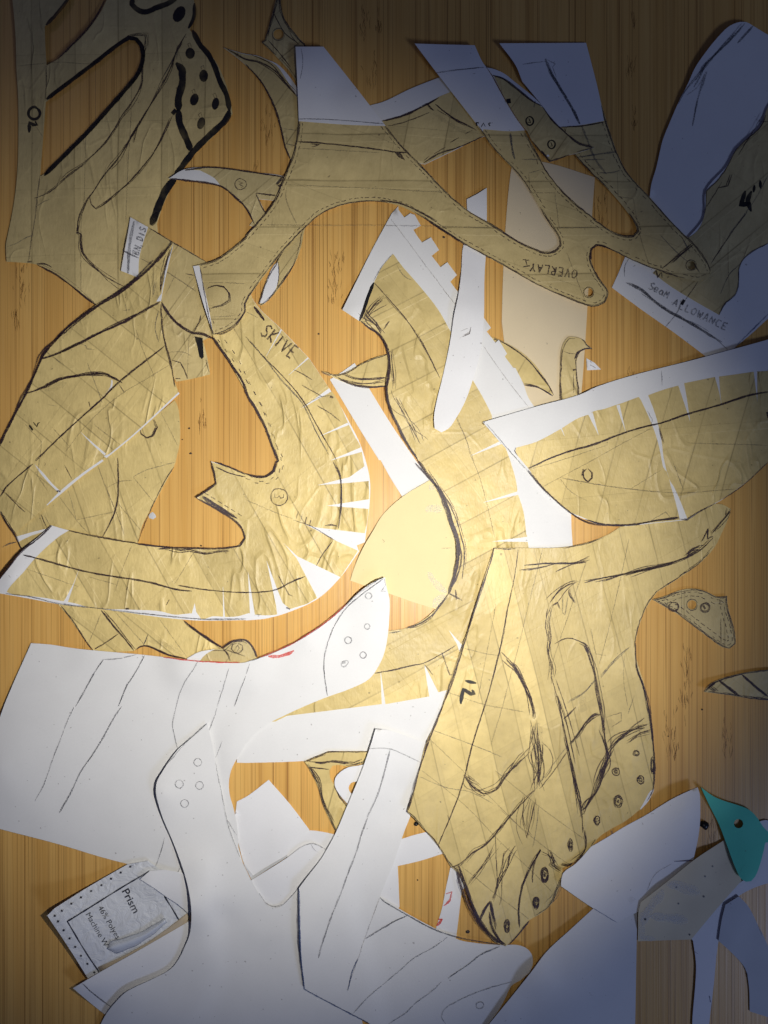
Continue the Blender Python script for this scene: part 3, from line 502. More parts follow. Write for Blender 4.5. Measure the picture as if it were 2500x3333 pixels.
# ================================================================ hook
def draw_hook(sh, mb):
    I = lambda k, w_, s_, j=1, n=1: [sh.stroke(mb, P(s_), w_, k, j*(1+.9*q)) for q in range(n)]
    I('pen', 9, 'd: 1440,830 1480,890 1560,1010 1659,1180 e: 0,1185 70,1310 130,1425 180,1560 220,1659 h: 205,10 190,70 130,108 60,108 0,88', .8, 2)  # inner edge: pen line that also paints the dark edge shadow
    dl = smooth(P('d: 1470,840 1580,990 1659,1110 e: 20,1140 110,1290 170,1430 210,1560 240,1659 h: 225,80 150,140 60,135 0,120 g: 1600,110'), False)
    for a in range(0, len(dl)-3, 3): sh.stroke(mb, dl[a:a+2], 3.2, 'pen', 0); 
    dl = smooth(P('d: 1500,820 1600,960 e: 10,1100 90,1260 150,1400 200,1540 255,1659 h: 245,60 220,110 160,150 60,148 0,135'), False)
    for a in range(1, len(dl)-3, 3): sh.stroke(mb, dl[a:a+2], 3.2, 'pen', 0)
    I('pen', 6, 'g: 1425,5 1445,80 1455,130 1460,155 1400,200 1325,250', .6, 2); I('pen', 6, 'g: 1450,10 1560,50 1659,90', 1, 2); I('pen', 4, 'g: 1460,45 1550,85 1659,110', 1, 2)
    I('pen', 6, 'g: 1330,255 1450,320 1560,385 1630,450 1655,520 1620,575 1500,592 1300,590 1100,582 930,562', 1, 2)
    I('pen', 9, 'g: 1370,235 1450,290 1520,335 1600,390', 2, 3)
    for k in range(6): x = 1380+k*45; I('pen', 3, f'g: {x},{215+k*28} {x+28},{232+k*28}', 0)
    I('pen', 4, 'g: 1050,600 1150,595 1220,610 1280,605 1380,625 1450,610 1570,592', 3, 3); I('pen', 4, 'g: 465,472 600,500 760,530 950,562', 1, 2)
    I('pen', 6, 'g: 155,635 260,660 400,700 600,750 800,785 1000,820 1200,870 1295,880', .8, 2); I('pen', 4, 'g: 1200,842 1300,860 1500,880 1659,888 h: 0,888 100,885 200,870 300,820 400,780', 1, 2)
    I('pen', 3.5, 'h: 475,710 500,660 590,540', 1, 2); I('pen', 5, 'h: 320,808 390,785', 1, 2)
    I('pen', 3.5, 'e: 0,820 100,930 250,1090 400,1280 480,1420 560,1560 620,1659', 1.5, 2); I('pencil', 4, 'e: 30,850 130,970 230,1100 380,1270 470,1450 560,1620', 1.5, 2)
    I('pen', 4, 'h: 590,0 640,120 650,230 645,330 625,460', 1.5, 3); I('pen', 4, 'e: 320,1040 380,1070 450,1115', 1); I('pen', 4, 'e: 380,1150 450,1190 520,1230', 1); I('pen', 4, 'e: 480,1285 560,1330 640,1395', 1)
    I('pen', 11, 'e: 55,620 80,650 125,710', 1, 2); I('pen', 4, 'h: 225,187 185,200 170,245 185,285 225,302 265,285 283,245 268,205 225,187', .3); I('pen', 4, 'h: 198,222 195,245 215,250 225,235 235,252 255,248 255,225', 0)
    for k in range(4): I('pen', 4, f'h: {355+k*28},{340+k*20} {340+k*30},{392+k*16}', 0)
    I('pen', 7, 'h: 535,438 580,432 620,442', 0); I('faint', 3, 'h: 0,262 200,350 320,392'); I('pen', 3.5, 'h: 320,400 440,440 560,510 600,535', 1)
    I('pen', 4, 'h: 215,770 290,905 320,915', 1); I('pen', 6, 'h: 275,990 300,1000'); I('pencil', 4, 'h: 60,1040 110,1035'); I('pen', 3, 'g: 850,870 862,850'); I('pen', 4, 'g: 1125,970 1145,935', 1); I('pen', 7, 'g: 845,1000 870,998')
    I('pen', 5, 'g: 350,435 270,515 150,610 60,720 -10,810', 1, 2); I('pencil', 4, 'g: 40,895 200,915 400,965 690,1000 1060,1040 1400,1070 1659,1068', 1, 2); I('faint', 3, 'g: 180,730 350,790 530,850'); I('faint', 3, 'g: 600,780 800,840'); I('faint', 3, 'g: 890,570 800,800 770,890')
    write(sh, mb, 'SKIVE', (846, 1087), (952, 1172), 42, 5.0, 'pen'); I('faint', 3, 'g: 1180,830 1330,580'); I('pencil', 3, 'e: 0,650 80,690'); I('pencil', 3, 'e: 370,1300 500,1230 590,1215')
    for (x, y) in ((580, 1225),): I('pen', 7, f'e: {x-10},{y} {x+15},{y+8}')
tape_hook = P('e: 0,420! 55,582 240,772! 430,972! 560,1166! 600,1215 650,1310 690,1400 740,1500 775,1560 h: 795,10 830,130! 833,262 818,420 803,490! 800,550! 745,575! 755,612! 640,785! 490,920! 415,965! 300,1000! 220,1035 80,1040 20,1028! g: 1600,1050 1520,1053 1430,1050 1380,1068 1345,1068 1325,1030 1280,1030 1180,1038 1080,1015 900,1005 850,1003 700,1000 600,990 520,965 400,943 300,925 200,912 100,905 45,885! 60,860 160,750 240,655 400,510 465,470! 550,490 700,520 930,560 1100,580 1300,590 1500,592 1600,580 1650,530 1640,460 1570,390 1450,310 1328,250! 1400,200 1458,150! 1445,80 1428,8! 1560,50 1659,85 h: 0,85 60,108 130,108 190,70 215,20 e: 215,1640 180,1560 130,1420 70,1310 0,1180 d: 1659,1190 1550,1000 1480,890 1440,830! 1400,700!')
def EP(k, x, y): ox, oy, sc = CR[k]; return (ox+x*sc, oy+y*sc)
hook_cuts = [sliver(EP('e', 243, 770), EP('e', 140, 950), 5), sliver(EP('e', 418, 968), EP('e', 290, 1080), 5), sliver(EP('e', 578, 1175), EP('e', 385, 1300), 14), sliver(EP('e', 685, 1412), EP('e', 505, 1490), 9), sliver(EP('e', 775, 1585), EP('e', 575, 1655), 15),
  P('h: 480,165! 700,110! 810,30! 845,60! 842,135! 700,148!'), P('h: 850,256! 850,326! 545,303!'), P('h: 400,428! 480,450! 830,492! 820,560! 750,568! 770,612! 740,598! 620,545! 500,480!'), P('h: 640,785! 490,940! 470,900! 345,660! 255,555! 350,645!'),
  P('h: 300,1000! 215,1060! 205,980! 140,670! 210,860! 250,960!'), P('h: 65,1060! 30,1060! 15,740!'), sliver(EP('g', 1513, 1055), EP('g', 1505, 850), 6), P('g: 545,700! 460,950! 410,970! 440,935! 500,820!'), P('g: 1290,1045! 1315,960! 1325,1020! 1360,1070!')]
sheet('hook_pattern', 'large C shaped taped pattern lettered SKIVE with circled 3 and white notches', P('e: 0,420! 55,580 240,770 430,970! 560,1165 620,1255 700,1400 770,1540 810,1659 h: 838,130 838,260 820,420 804,550! 750,570! 764,612! 640,785 490,928 300,1018 150,1062 0,1078 g: 1659,1075 1350,1078 1200,1068 1000,1045 800,1015 600,990 400,968 200,930 40,902! 0,895 -20,860! 0,800 60,720 150,605 270,505 345,435! 460,468 700,520 930,560 1100,580 1300,590 1500,592 1600,580 1650,530 1640,460 1570,390 1450,310 1325,250! 1400,200 1458,150! 1445,80 1425,3! 1560,50 1659,85 h: 0,85 60,108 130,108 190,70 215,20 e: 215,1640 180,1560 130,1420 70,1310 0,1180 d: 1659,1190 1550,1000 1480,890 1440,830! 1400,700!'), WHITE2,
  kids=[('tape_facing', tape_hook, t4, hook_cuts)], draw=draw_hook, lift=.8, curls=[(30, 1880, 280, 8), (640, 1620, 200, 4), (720, 1300, 260, 3)])
# ================================================================ middle
sheet('long_strip', 'narrow blank white strip running behind the yellow S shaped piece', P('e: 568,1110! 640,1065 735,998! 752,1025! 830,1165 1000,1440 1150,1659! h: 1260,140! 1260,300! 1059,245! 980,120 910,-5! e: 900,1655! 760,1430'), WHITE, cat='paper strip', lift=.3)
sheet('thorn_pattern', 'small curved taped thorn pointing left above the white strip', P('e: 512,1053! 600,1078 680,1060 760,1015 850,970 955,938! 1030,1000! 1020,1150! 945,1160! 860,1163 780,1158 700,1140 620,1110'), t9, edge=(4, 'pen', .7), ink=[('pen', 4, 'e: 620,1100 720,1145 800,1160 945,1158', 1, 3), ('pen', 4, 'e: 660,1075 720,1100 800,1110 950,1100', 1.5, 3), ('pen', 3, 'e: 640,1110 730,1130 830,1140 940,1120', 2, 2)], lift=.8, curls=[(1050, 1210, 80, 2)])
sheet('petal_card', 'plain cream petal shaped card in the middle of the board', P('h: 1245,128! 1060,240 920,370 860,470 790,590 740,700 705,808! 820,848 980,900 1120,950 1285,1000! 1400,900 1500,600! 1420,300'), CREAM, cat='card template',
  ink=[('chalk', 26, 'h: 1215,340 1260,325 1330,330', 2), ('chalk', 20, 'h: 1235,750 1270,810 1320,860 1360,890', 2), ('chalk', 26, 'h: 1350,900 1300,940 1270,985', 2), ('chalk', 14, 'h: 1235,180 1275,175'), ('faint', 3, 'h: 1320,590 1400,588'), ('faint', 3, 'h: 925,530 940,545 930,550')], lift=.5)
sheet('fang_pattern', 'pointed taped fang lying on the pale manila strip', P('r: 350,110! 430,140 560,210 650,280 720,360 790,470 840,568! 800,540 700,490 610,480 560,400! 400,200!'), tape_mat(30, 24, .7, 85, 0, 21), ink=[('pen', 4, 'r: 370,122 440,150 560,225 650,300 740,410 800,490 835,560', 1, 3), ('pen', 5, 'r: 610,480 700,495 790,540 830,565', 1, 3)], lift=.9, curls=[(1800, 1280, 90, 2)])
sheet('crook_pattern', 'small taped crook shaped piece standing above the wide fan sheet', P('r: 885,650! 880,500 885,350 890,230 915,150 950,110 1000,112 1075,140 1095,170 1135,203! 1080,205 1040,225 1015,280 1012,370 1025,470 1040,600!'), tape_mat(5, 24, 1.3, 85, 1, 22), edge=[(5, 'pen', .9)], ink=[('pen', 6, 'r: 1130,200 1080,200 1020,230 1000,280', 1, 3), ('pen', 3, 'r: 910,220 950,235 1000,240', 1), ('pen', 8, 'r: 985,365 1010,360'), ('pen', 3, 'r: 985,400 990,540')], lift=1.0, curls=[(1920, 1120, 90, 2)])
sheet('paper_scrap', 'tiny white triangle of paper on bare bamboo', P('r: 1087,275! 1092,368! 1200,362! 1150,310!'), WHITE2, cat='paper scrap', ink=[('pencil', 3, 'r: 1115,300 1125,310'), ('faint', 3, 'r: 1120,325 1160,350')], lift=.3)
def draw_S(sh, mb):
    I = lambda k, w_, s_, j=1, n=1: [sh.stroke(mb, P(s_), w_ if (k != 'pen' or n == 1) else w_*(.85 if q == 0 else .55), k, j*(1+1.0*q)) for q in range(n if (k != 'pen' or n == 1) else n+2)]
    I('marker', 10, 'e: 865,455 830,540 800,630 770,712', .5, 2); I('pen', 9, 'e: 775,715 830,760 890,800 930,850 960,930 968,1010 955,1120 950,1200 980,1320 1030,1420 1090,1540 1159,1650', 1, 3)  # left edge strokes are pen work doubling as painted edge shadow
    I('pen', 12, 'h: 1165,0 1240,110 1320,230 1370,350 1400,450 1430,560 1430,680 1410,780 1370,900', 2, 4); I('pen', 4, 'h: 1230,60 1330,220 1400,340 1450,480 1480,600 1460,800', 2, 2); I('pen', 5, 'h: 1365,905 1300,990 1250,1050 1150,1110 1085,1130', 1.5, 2); I('pencil', 4, 'h: 1050,1150 970,1165', 1, 2)
    I('pen', 7, 'e: 800,640 830,690 880,740 920,800', 3, 4); I('pen', 5, 'e: 800,700 860,620 920,570', 3, 4); I('pen', 6, 'e: 930,770 960,725 970,715'); I('smudge', 20, 'e: 880,600 930,545 970,550')
    I('pen', 3.5, 'e: 870,458 960,560 1080,700 1180,850 1260,1000 1310,1100', .8, 2); I('pencil', 3.5, 'e: 1020,340 1080,420 1130,440', 2); I('pen', 4, 'e: 990,1180 1040,1290 1100,1400 1180,1560', 4, 4); I('faint', 3, 'e: 1420,1370 1480,1500 1530,1659 r: 230,1110 300,1320 380,1650')
    I('pen', 4, 'e: 975,920 985,1020 1000,1150', 3, 3); I('faint', 2.5, 'e: 980,30 1200,320 1420,610'); I('faint', 2.5, 'r: 290,180 480,450 650,660')
    I('pen', 4, 'h: 870,1433 1000,1410 1100,1385 1200,1365 1290,1320 1420,1245', .8, 2); I('pen', 7, 'h: 1415,870 1420,940'); I('pen', 7, 'h: 1370,895 1460,942'); I('pen', 5, 'h: 1325,1295 1380,1450 1400,1440'); I('pen', 4, 'h: 1205,1370 1265,1445')
    I('faint', 3, 'r: 80,720 150,880 230,1110'); I('pen', 3, 'h: 1450,1240 1490,1180'); I('pencil', 3, 'e: 860,450 920,350 995,262')
S_tape = P('e: 995,262! 1060,350 1140,440 1300,640 1385,790! 1450,950! 1530,1110! 1600,1230 1659,1345! r: 360,740! 430,915! 455,950 520,1130 550,1250 555,1310! 600,1450 625,1640! s: 765,75! 775,150! 900,400! 700,900! 300,1000! s: 285,1000! h: 1365,1545! 1300,1562! 1240,1590! 1100,1615 945,1642! 920,1642! 780,1659 k: 280,62! 200,100! 40,110! 300,-150! h: 800,1400! 950,1150! 1085,1128 1180,1085 1285,1000! 1370,895 1405,780 1425,650 1410,500 1370,340 1290,200 1165,0! e: 1090,1540 1030,1420 980,1330 950,1200 945,1120 965,1020 955,930 925,840 870,780 765,715! 800,600 868,450! 920,350')
S_cuts = [sliver(EP('r', 440, 920), EP('r', 200, 1025), 12), sliver(EP('r', 560, 1315), EP('r', 295, 1387), 12), P('s: 780,85! 552,115! 780,118!'), sliver(EP('h', 932, 1655), EP('h', 911, 1430), 13), P('h: 1240,1600! 1205,1375! 1302,1565! 1280,1610!'), P('s: 295,645! 380,740! 365,790! 345,730!')]
sheet('lining_pattern', 'long S shaped taped curve on a white sheet with a toothed upper edge', P('e: 985,-10! 1030,-60! b: 1030,1415! 1070,1468! 1110,1440! 1140,1450! 1183,1525! e: 1185,70! 1132,100! 1150,130 1190,185! 1250,150! 1305,235! 1255,275! 1315,352! 1360,318! 1425,405! 1380,450! 1440,530 1500,620 1560,640! 1605,690! 1655,760! r: 350,42! 318,68! 385,155! 412,133! 475,240! 458,262! 522,348! 540,350! 600,470 640,580 690,655! 800,900! 960,1200! 970,1480! s: 1032,30! 1040,140! 700,400! 900,600! 500,1200! 250,1300! k: 1260,180! 1200,400! 900,330! 800,330! 600,352 300,372 0,380! -60,378! -60,300! 80,110! 300,-150! h: 800,1400! 950,1150! 1085,1128 1180,1085 1285,1000! 1370,895 1405,780 1425,650 1410,500 1370,340 1290,200 1165,0! e: 1090,1540 1030,1420 980,1330 950,1200 945,1120 965,1020 955,930 925,840 870,780 765,715! 652,640! 760,420 860,220'), WHITE,
  kids=[('tape_facing', S_tape, t6, S_cuts)], draw=draw_S, lift=.6, curls=[(1150, 1020, 220, 5), (1270, 1350, 260, 4), (1480, 1800, 220, 3)])
sheet('finger_strip', 'smooth white finger shaped strip with a rounded lower end and a small slit', P('b: 1627,1268! 1560,1310 1492,1345! 1492,1600 e: 1470,200 1455,380 1435,540 1405,680 1385,820 1350,1000 1320,1130 1290,1250 1270,1370 1275,1440 1320,1467 1370,1440 1420,1370 1480,1260 1530,1120 1575,960 1600,820 1608,680 1612,400 1622,250 b: 1627,1500'), WHITE2, cat='paper strip',
  ink=[('pen', 4, 'e: 1520,757 1510,800 1465,822', 0), ('faint', 3, 'e: 1450,785 1500,765'), ('faint', 3, 'e: 1445,830 1520,780')], lift=.8, curls=[(1440, 1400, 200, 4.5), (1500, 1000, 260, 3)])
def draw_over(sh, mb):
    I = lambda k, w_, s_, j=1, n=1: [sh.stroke(mb, P(s_), w_, k, j*(1+.9*q)) for q in range(n)]
    write(sh, mb, 'OVERLAY', (1880, 880), (1722, 855), 27, 4.2, 'pen'); I('pen', 5, 'f: 20,295 35,345', 0); I('pen', 4, 'f: 0,300 45,305'); I('pen', 4, 'f: 5,350 50,345')
    I('pen', 4, 'b: 350,958 500,965 700,985 900,1010 1010,1025 1090,1030', .8, 2); I('pen', 4, 'b: 445,990 500,975 440,970'); sh.blob(mb, P('b: 1005,1028! 1045,1030! 1078,1085! 1030,1060!'), 'pen')
    I('faint', 3, 'b: 270,1245 600,1262 900,1275 1380,1298'); I('faint', 3, 'b: 350,1000 560,1010 900,1030'); I('faint', 3, 'b: 130,1515 400,1520 e: 1300,75 1659,85'); I('faint', 4, 'b: 275,1260 270,1330 290,1400 340,1510', 1)
    I('pencil', 3, 'b: 375,320 388,420 370,530'); I('pencil', 3, 'b: 358,803 500,803 700,815 930,835', .8, 2); I('pencil', 3.5, 'b: 1285,490 1400,475 1610,455', 1, 2); I('pencil', 10, 'c: 155,395 200,500 260,600 330,720 390,840', 1, 3); I('pencil', 4, 'c: 155,415 60,425 0,435'); I('pencil', 3, 'c: 160,395 225,430 205,450 230,520')
    I('pencil', 8, 'c: 400,850 440,940 500,1080 570,1180', 2); I('pencil', 4, 'c: 375,1060 500,1040 630,1025', 1, 2); I('pencil', 4, 'c: 400,1080 560,1075'); I('pencil', 4, 'c: 520,1165 600,1165 660,1150', 1, 2); I('pencil', 4, 'c: 0,1078 130,1075', 1)
    I('pen', 4.5, 'c: 260,860 400,850 550,825', 1, 2); I('pencil', 8, 'q: 740,790 750,900 770,990', 2, 2); I('pencil', 3, 'c: 40,1170 140,1140'); I('faint', 3, 'c: 45,1170 55,1300 220,1300 250,1540 500,1535'); I('faint', 3, 'f: 240,85 510,83'); I('faint', 3, 'f: 300,250 430,590')
    I('faint', 3, 'c: 640,1160 650,1330 750,1340 800,1600 f: 860,350'); I('pen', 3.5, 'f: 950,360 1150,200 1000,330', 2, 2); I('pencil', 3.5, 'f: 930,130 1050,260 1120,320', 1); I('pencil', 4, 'f: 1080,160 1130,250', 1, 2); I('pen', 6, 'f: 1160,330 1200,390', 1)
    I('pen', 4, 'd: 1390,500 1450,475 1510,480 1545,520 1550,570 1500,600 1420,630', 2, 3); I('pen', 4, 'd: 1450,800 1500,802 1590,745 1650,660', 1, 2); I('faint', 3, 'd: 1400,455 1659,465'); I('faint', 3, 'd: 1420,690 1590,680'); I('pen', 4, 'd: 1350,350 1400,640 1440,800', 1)
    I('marker', 4.5, 'q: 585,710 570,718 580,735', 0); I('marker', 4.5, 'q: 512,745 530,712 545,740', 0); I('marker', 4.5, 'q: 495,712 475,708 480,735', 0); I('pen', 4, 'c: 75,960 110,1000 185,1085', 1.5, 3); I('pen', 6, 'b: 220,1260 250,1250'); I('pen', 7, 'b: 210,1250 270,1180', 1, 2)
    I('pen', 5, 'f: 465,300 460,260 475,225 510,205 560,215 620,240', 1, 2); I('pen', 6, 'b: 1200,1470 1300,1535 1400,1600 1480,1659', 2, 3); I('pen', 5, 'b: 900,1350 1050,1370 1160,1420 1290,1500', 2, 2)
ov = P('b: 336,315! 525,315! 735,580 945,850! 1080,1010 1190,1120 1350,1290 1500,1420 1659,1512 f: 0,190 80,225 150,250 220,240 255,205 250,165 200,80 145,0 c: 130,1420 60,1300 0,1210 b: 1659,985 1600,900 1280,480 1140,294! 1340,300 1545,305! 1605,430 q: 560,290 660,470 780,670 850,780 920,900 975,1000 1010,1070 1100,1190 1230,1320 1400,1460 c: 480,1475 600,1558 690,1592 750,1590 776,1560 760,1510 700,1420 600,1300 490,1190 360,1050 250,860! 190,790 125,700! 50,610 0,550! q: 780,270 653,97! 1000,95 1322,93! 1350,200 1420,480 1480,700 1560,940 c: 640,1030 700,1150 860,1330 1120,1605 f: 1130,160 1200,240 1260,330 1278,380 1260,420 1200,445 1120,435 1000,405 850,350 700,285 550,215 500,205 470,230 462,280 480,350 530,440 575,500 582,540 560,590 510,615 470,620 400,600 250,540 80,460 0,415 e: 1659,298 1470,195 1300,90 b: 1180,1460 1040,1390 900,1362 760,1365 620,1395 500,1450 410,1530 e: 250,250 140,390 60,500 0,600 d: 1659,650 1590,740 1480,800 1440,808! 1375,600 1303,345! 1400,320 1460,300 1560,230 1659,150 b: 0,1590 100,1480 190,1360 260,1200 310,1080 345,950 358,820 350,600')
sheet('overlay_pattern', 'large forked taped pattern lettered OVERLAY with three white tabs at the top', ov, t2,
  kids=[('paper_tab', P('b: 336,315! 525,315! 735,580 945,850! 700,843 358,818! 350,600'), WHITE2), ('paper_tab', P('b: 1140,294! 1340,300 1545,305! 1605,430 q: 560,290 660,470 780,670 850,768! 740,775 530,760! b: 1600,890! 1280,480'), WHITE2), ('paper_tab', P('c: 250,860! 190,790 125,700! 50,610 0,550! q: 780,270 653,97! 1000,95 1322,93! 1350,200 1420,480 1460,695! 1300,725 1120,745!'), WHITE2), ('paper_tab', P('d: 1303,345! 1345,340! 1385,520 1415,660 1440,806! 1370,590'), WHITE2)],
  holes=[circ(*EP('f', 450, 522), 14), circ(*EP('f', 1142, 340), 14.5)], edge=[(4.5, 'pen', .9, 2, True)], dash=[13], draw=draw_over, lift=.9, curls=[(960, 200, 320, 5), (1600, 100, 300, 4), (1350, 140, 260, 5), (700, 950, 160, 3), (1920, 1000, 160, 3)])
sheet('eyelet_strap_pattern', 'taped strap with two inked eyelets between two white tabs', P('q: 556,284! 600,292 690,330 760,385 850,455 920,515 985,580 1050,680 1115,745 1200,820 1290,880 1385,903! 1330,920 1240,950 1190,960 1110,990 1040,1012! 980,940 905,850 868,775! 800,690 690,510 600,345'), WHITE2,
  kids=[('tape_facing', P('q: 605,340! 680,365 760,420 850,500 920,550 985,590 1050,682 1115,747 1200,822 1290,882 1380,903! 1330,918 1240,948 1190,958 1110,988 1040,1010! 980,938 905,848 868,773! 800,688 690,508'), t7)],
  ink=[('pen', 5, 'q: 605,345 680,368 760,425 850,500 920,550 985,580', 1, 3), ('pen', 4, 'q: 985,580 1050,680 1115,745 1200,820 1290,880 1380,903', 1, 3), ('pen', 4, 'q: 1380,903 1250,935', 1), ('pen', 4, 'q: 1190,960 1110,990 1040,1010 980,940 905,850', 1, 2), ('pencil', 4, 'q: 930,540 920,590'),
   ('marker', 5, 'q: 885,662 862,680 862,710 885,730 912,715 912,680 885,662', 0), ('marker', 5, 'q: 880,675 895,710 870,705', 0), ('marker', 5, 'q: 1055,845 1030,862 1032,895 1055,910 1080,892 1080,860 1055,845', 0), ('marker', 5, 'q: 1050,860 1062,890 1045,890', 0), ('marker', 14, 'q: 722,525 728,560', 0)], lift=.4, r=40)
# ================================================================ lower middle and left
sheet('arch_pattern', 'small arched taped piece partly hidden by the white strap', P('k: 395,368! 560,300! 830,300! 800,380! 720,400 680,402 620,392 585,400 565,430 570,480 600,530 640,610 700,680! 640,900! 610,850! 570,770 520,660 490,550 440,440'), t9, edge=[(5, 'pen', .85)], ink=[('pen', 4, 'k: 405,370 500,380 570,370 700,380 780,350', 2, 3), ('pen', 4, 'k: 430,410 560,425', 1, 2), ('pen', 4, 'k: 430,400 500,500 520,620 600,800', 2, 2)], lift=.4)
sheet('ring_pattern', 'small white rounded piece with a hole beside the arched taped piece', P('k: 840,380! 760,398 690,410 640,440 605,480 600,530 630,590 690,660! 760,700! 860,500!'), WHITE2, holes=[circ(*EP('k', 738, 550), 21)], lift=.5)
sheet('curl_pattern', 'white curved tail with one rounded end under the long white arm', P('k: 280,1015! 285,960 300,900 330,860 370,840 440,835 520,845 600,862! 700,900! 700,1200! 540,970! 400,1080!'), WHITE2, lift=.3)
sheet('blank_card', 'blank white card set on its corner left of the arched piece', P('k: -60,640! 0,610 155,494! 300,660 430,832! 380,860 320,890 290,960 282,1012! 160,1090 40,1160! -20,1040! -80,800!'), WHITE2, cat='card template', lift=.3, kids=[('paper_tab', P('k: 280,1000! 282,1012! 160,1090 40,1170! -20,1050! 50,1140 160,1070'), GREY)])
sheet('heel_pattern', 'white heel piece with a slanted pencilled top edge below the blank card', P('k: 40,1170! 160,1095 290,1012 380,945 440,924 490,935 560,985! 640,1100! 400,1450! 200,1500! -60,1200!'), WHITE2, lift=.4, ink=[('pencil', 3, 'k: 440,925 470,970 490,985'), ('pencil', 4, 'k: 400,940 440,924 490,935 545,970', .5)])
sheet('vamp_sheet', 'big white sheet at lower left ending in a pointed tongue with pencilled rings', P('g: 210,1230! 340,1240 500,1265 700,1285 960,1308 1200,1335 1400,1355 1560,1365 1659,1360 h: 30,1350 150,1310 300,1245 440,1160 560,1080 650,1000 760,890 860,820 940,786! 950,850 970,930 970,1040 962,1150 945,1260 915,1350 870,1430! 830,1475 700,1540 560,1590 390,1659 k: 250,65 160,110 80,170 0,258 j: 1600,350 1560,430 1545,520 1552,600 1575,680 1600,800 1610,950! 1640,1060! 1500,1250! 1250,1170! 1190,1150 1000,1100 860,1062 700,1020 400,930 0,826! -200,770! -200,500! 0,70! g: 30,1645'), WHITE,
  ink=[('pencil', 4, 'g: 700,1340 800,1335 920,1310', .8), ('pencil', 4, 'g: 700,1340 640,1430 590,1520 510,1659', .8, 2), ('pencil', 4, 'j: 500,0 450,110 400,240 360,340 310,490 290,540 235,640', .8), ('pencil', 4, 'g: 975,1315 930,1400 850,1530 800,1659', .8, 2), ('pencil', 4, 'j: 820,0 760,90 700,200 620,330 540,450 490,560 400,718', .8, 2),
   ('pencil', 4, 'g: 1335,1350 1310,1400 1250,1490 1210,1580 1190,1659 j: 1175,60 1165,120 1180,200 1200,285', .8), ('pencil', 3.5, 'g: 1545,1400 1510,1520 1465,1659', .8), ('pencil', 3.5, 'g: 1659,1450 1600,1600 1580,1659', 1, 2), ('pencil', 4, 'j: 1465,10 1445,70 1412,160', .8), ('pencil', 3, 'j: 1500,230 1455,345', .8), ('pencil', 4, 'j: 1110,885 1090,970 1050,1090', 1), ('pencil', 4, 'j: 1220,1075 1190,1150', .8),
   ('pencil', 4, 'h: 930,795 800,890 680,990 600,1110 560,1210 530,1320 530,1440 553,1585', .8, 2), ('pencil', 4, 'h: 0,1440 25,1370', 1), ('red', 10, 'h: 150,1320 220,1320 290,1300 325,1280', .8), ('red', 4, 'g: 1100,1325 1300,1348 1500,1362 1620,1362', .8), ('red', 3.5, 'h: 100,1325 300,1240 450,1150 570,1065 680,970', .8),
   ('pencil', 4, 'h: 40,1350 200,1290 350,1215 500,1120 640,1010 760,895 900,800', .8), ('pencil', 4.5, 'h: 940,845 912,882 945,880', 0), ('pencil', 3.5, 'h: 935,790 945,850')]+
   [('pencil', 4.5, f'h: {x},{y-r} {x-r},{y} {x},{y+r} {x+r},{y} {x},{y-r}', 0) for x, y, r in ((829, 912, 22), (820, 1118, 19), (691, 1211, 24), (792, 1311, 22))]+[('pencil', 4.5, 'h: 645,1365 690,1352 680,1380 655,1390 645,1365', 0), ('pencil', 9, 'h: 650,1362 675,1358', 0)]+[('pencil', 4, 'j: 1535,765 1585,850 1600,870', .8), ('pencil', 4, 'g: 960,1315 972,1330')], lift=1.0, curls=[(1230, 1890, 300, 6), (1000, 2080, 260, 3.5), (0, 2500, 450, 5), (600, 2860, 200, 3)])
# ---------------------------------------------------------------- care tag
def draw_tag(sh, mb):
    I = lambda k, w_, s_, j=1, n=1: [sh.stroke(mb, P(s_), w_, k, j, taper=False) for q in range(n)]
    I('print', 4.5, 'j: 1010,1110 820,1222 640,1335 455,1450! 580,1659 m: 428,350', 0); I('print', 4.5, 'j: 1110,1280 1160,1360 1215,1452', 0)
    for x, y in ((880, 1080), (815, 1120), (750, 1162), (685, 1205), (615, 1245), (547, 1288), (482, 1330), (418, 1378), (370, 1412), (392, 1450), (430, 1510), (470, 1565), (508, 1622)):
        px, py = EP('j', x, y); sh.blob(mb, circ(px, py, 4, 7), 'print'); sh.stroke(mb, [(px-7, py+5, 0), (px+7, py-5, 0)], 1.8, 'faint')
    for x, y in ((350, 280), (378, 315), (408, 352)): px, py = EP('m', x, y); sh.blob(mb, circ(px, py, 4, 7), 'print')
def printed(sh, mb, text, p0, p1, h, bold=0):
    cu = bpy.data.curves.new('t', 'FONT'); cu.body = text; cu.size = 1; cu.offset = bold; ob = bpy.data.objects.new('t', cu); me = bpy.data.meshes.new_from_object(ob)
    co_ = np.array([tuple(v.co) for v in me.vertices]); x0, x1 = co_[:, 0].min(), co_[:, 0].max(); a = np.array(p0); d = np.array(p1)-a; L = np.hypot(*d); u = d/L; up = np.array([u[1], -u[0]])
    p = a+u*((co_[:, 0:1]-x0)/(x1-x0)*L)+up*(co_[:, 1:2]/.73*h); A = sh.at(p[:, 0], p[:, 1], .2); base = len(mb.v); mb.v += [tuple(q) for q in A]; mi = mb.mat(INK['print'])
    for f in me.polygons: mb.f.append([base+i for i in f.vertices]); mb.mi.append(mi)
    bpy.data.objects.remove(ob); bpy.data.curves.remove(cu); bpy.data.meshes.remove(me)
def tag_all(sh, mb):
    draw_tag(sh, mb)
    printed(sh, mb, 'Prism', EP('j', 822, 1248), EP('j', 902, 1398), 26, .012)
    printed(sh, mb, '46% Polyes', EP('j', 660, 1358), EP('j', 785, 1572), 19, .0); printed(sh, mb, 'Machine W', EP('j', 578, 1405), EP('j', 706, 1626), 19, .0)
TAGM = paper_mat('crinkled_tag_paper', rgb(.76, .78, .80), .03, .5, False)
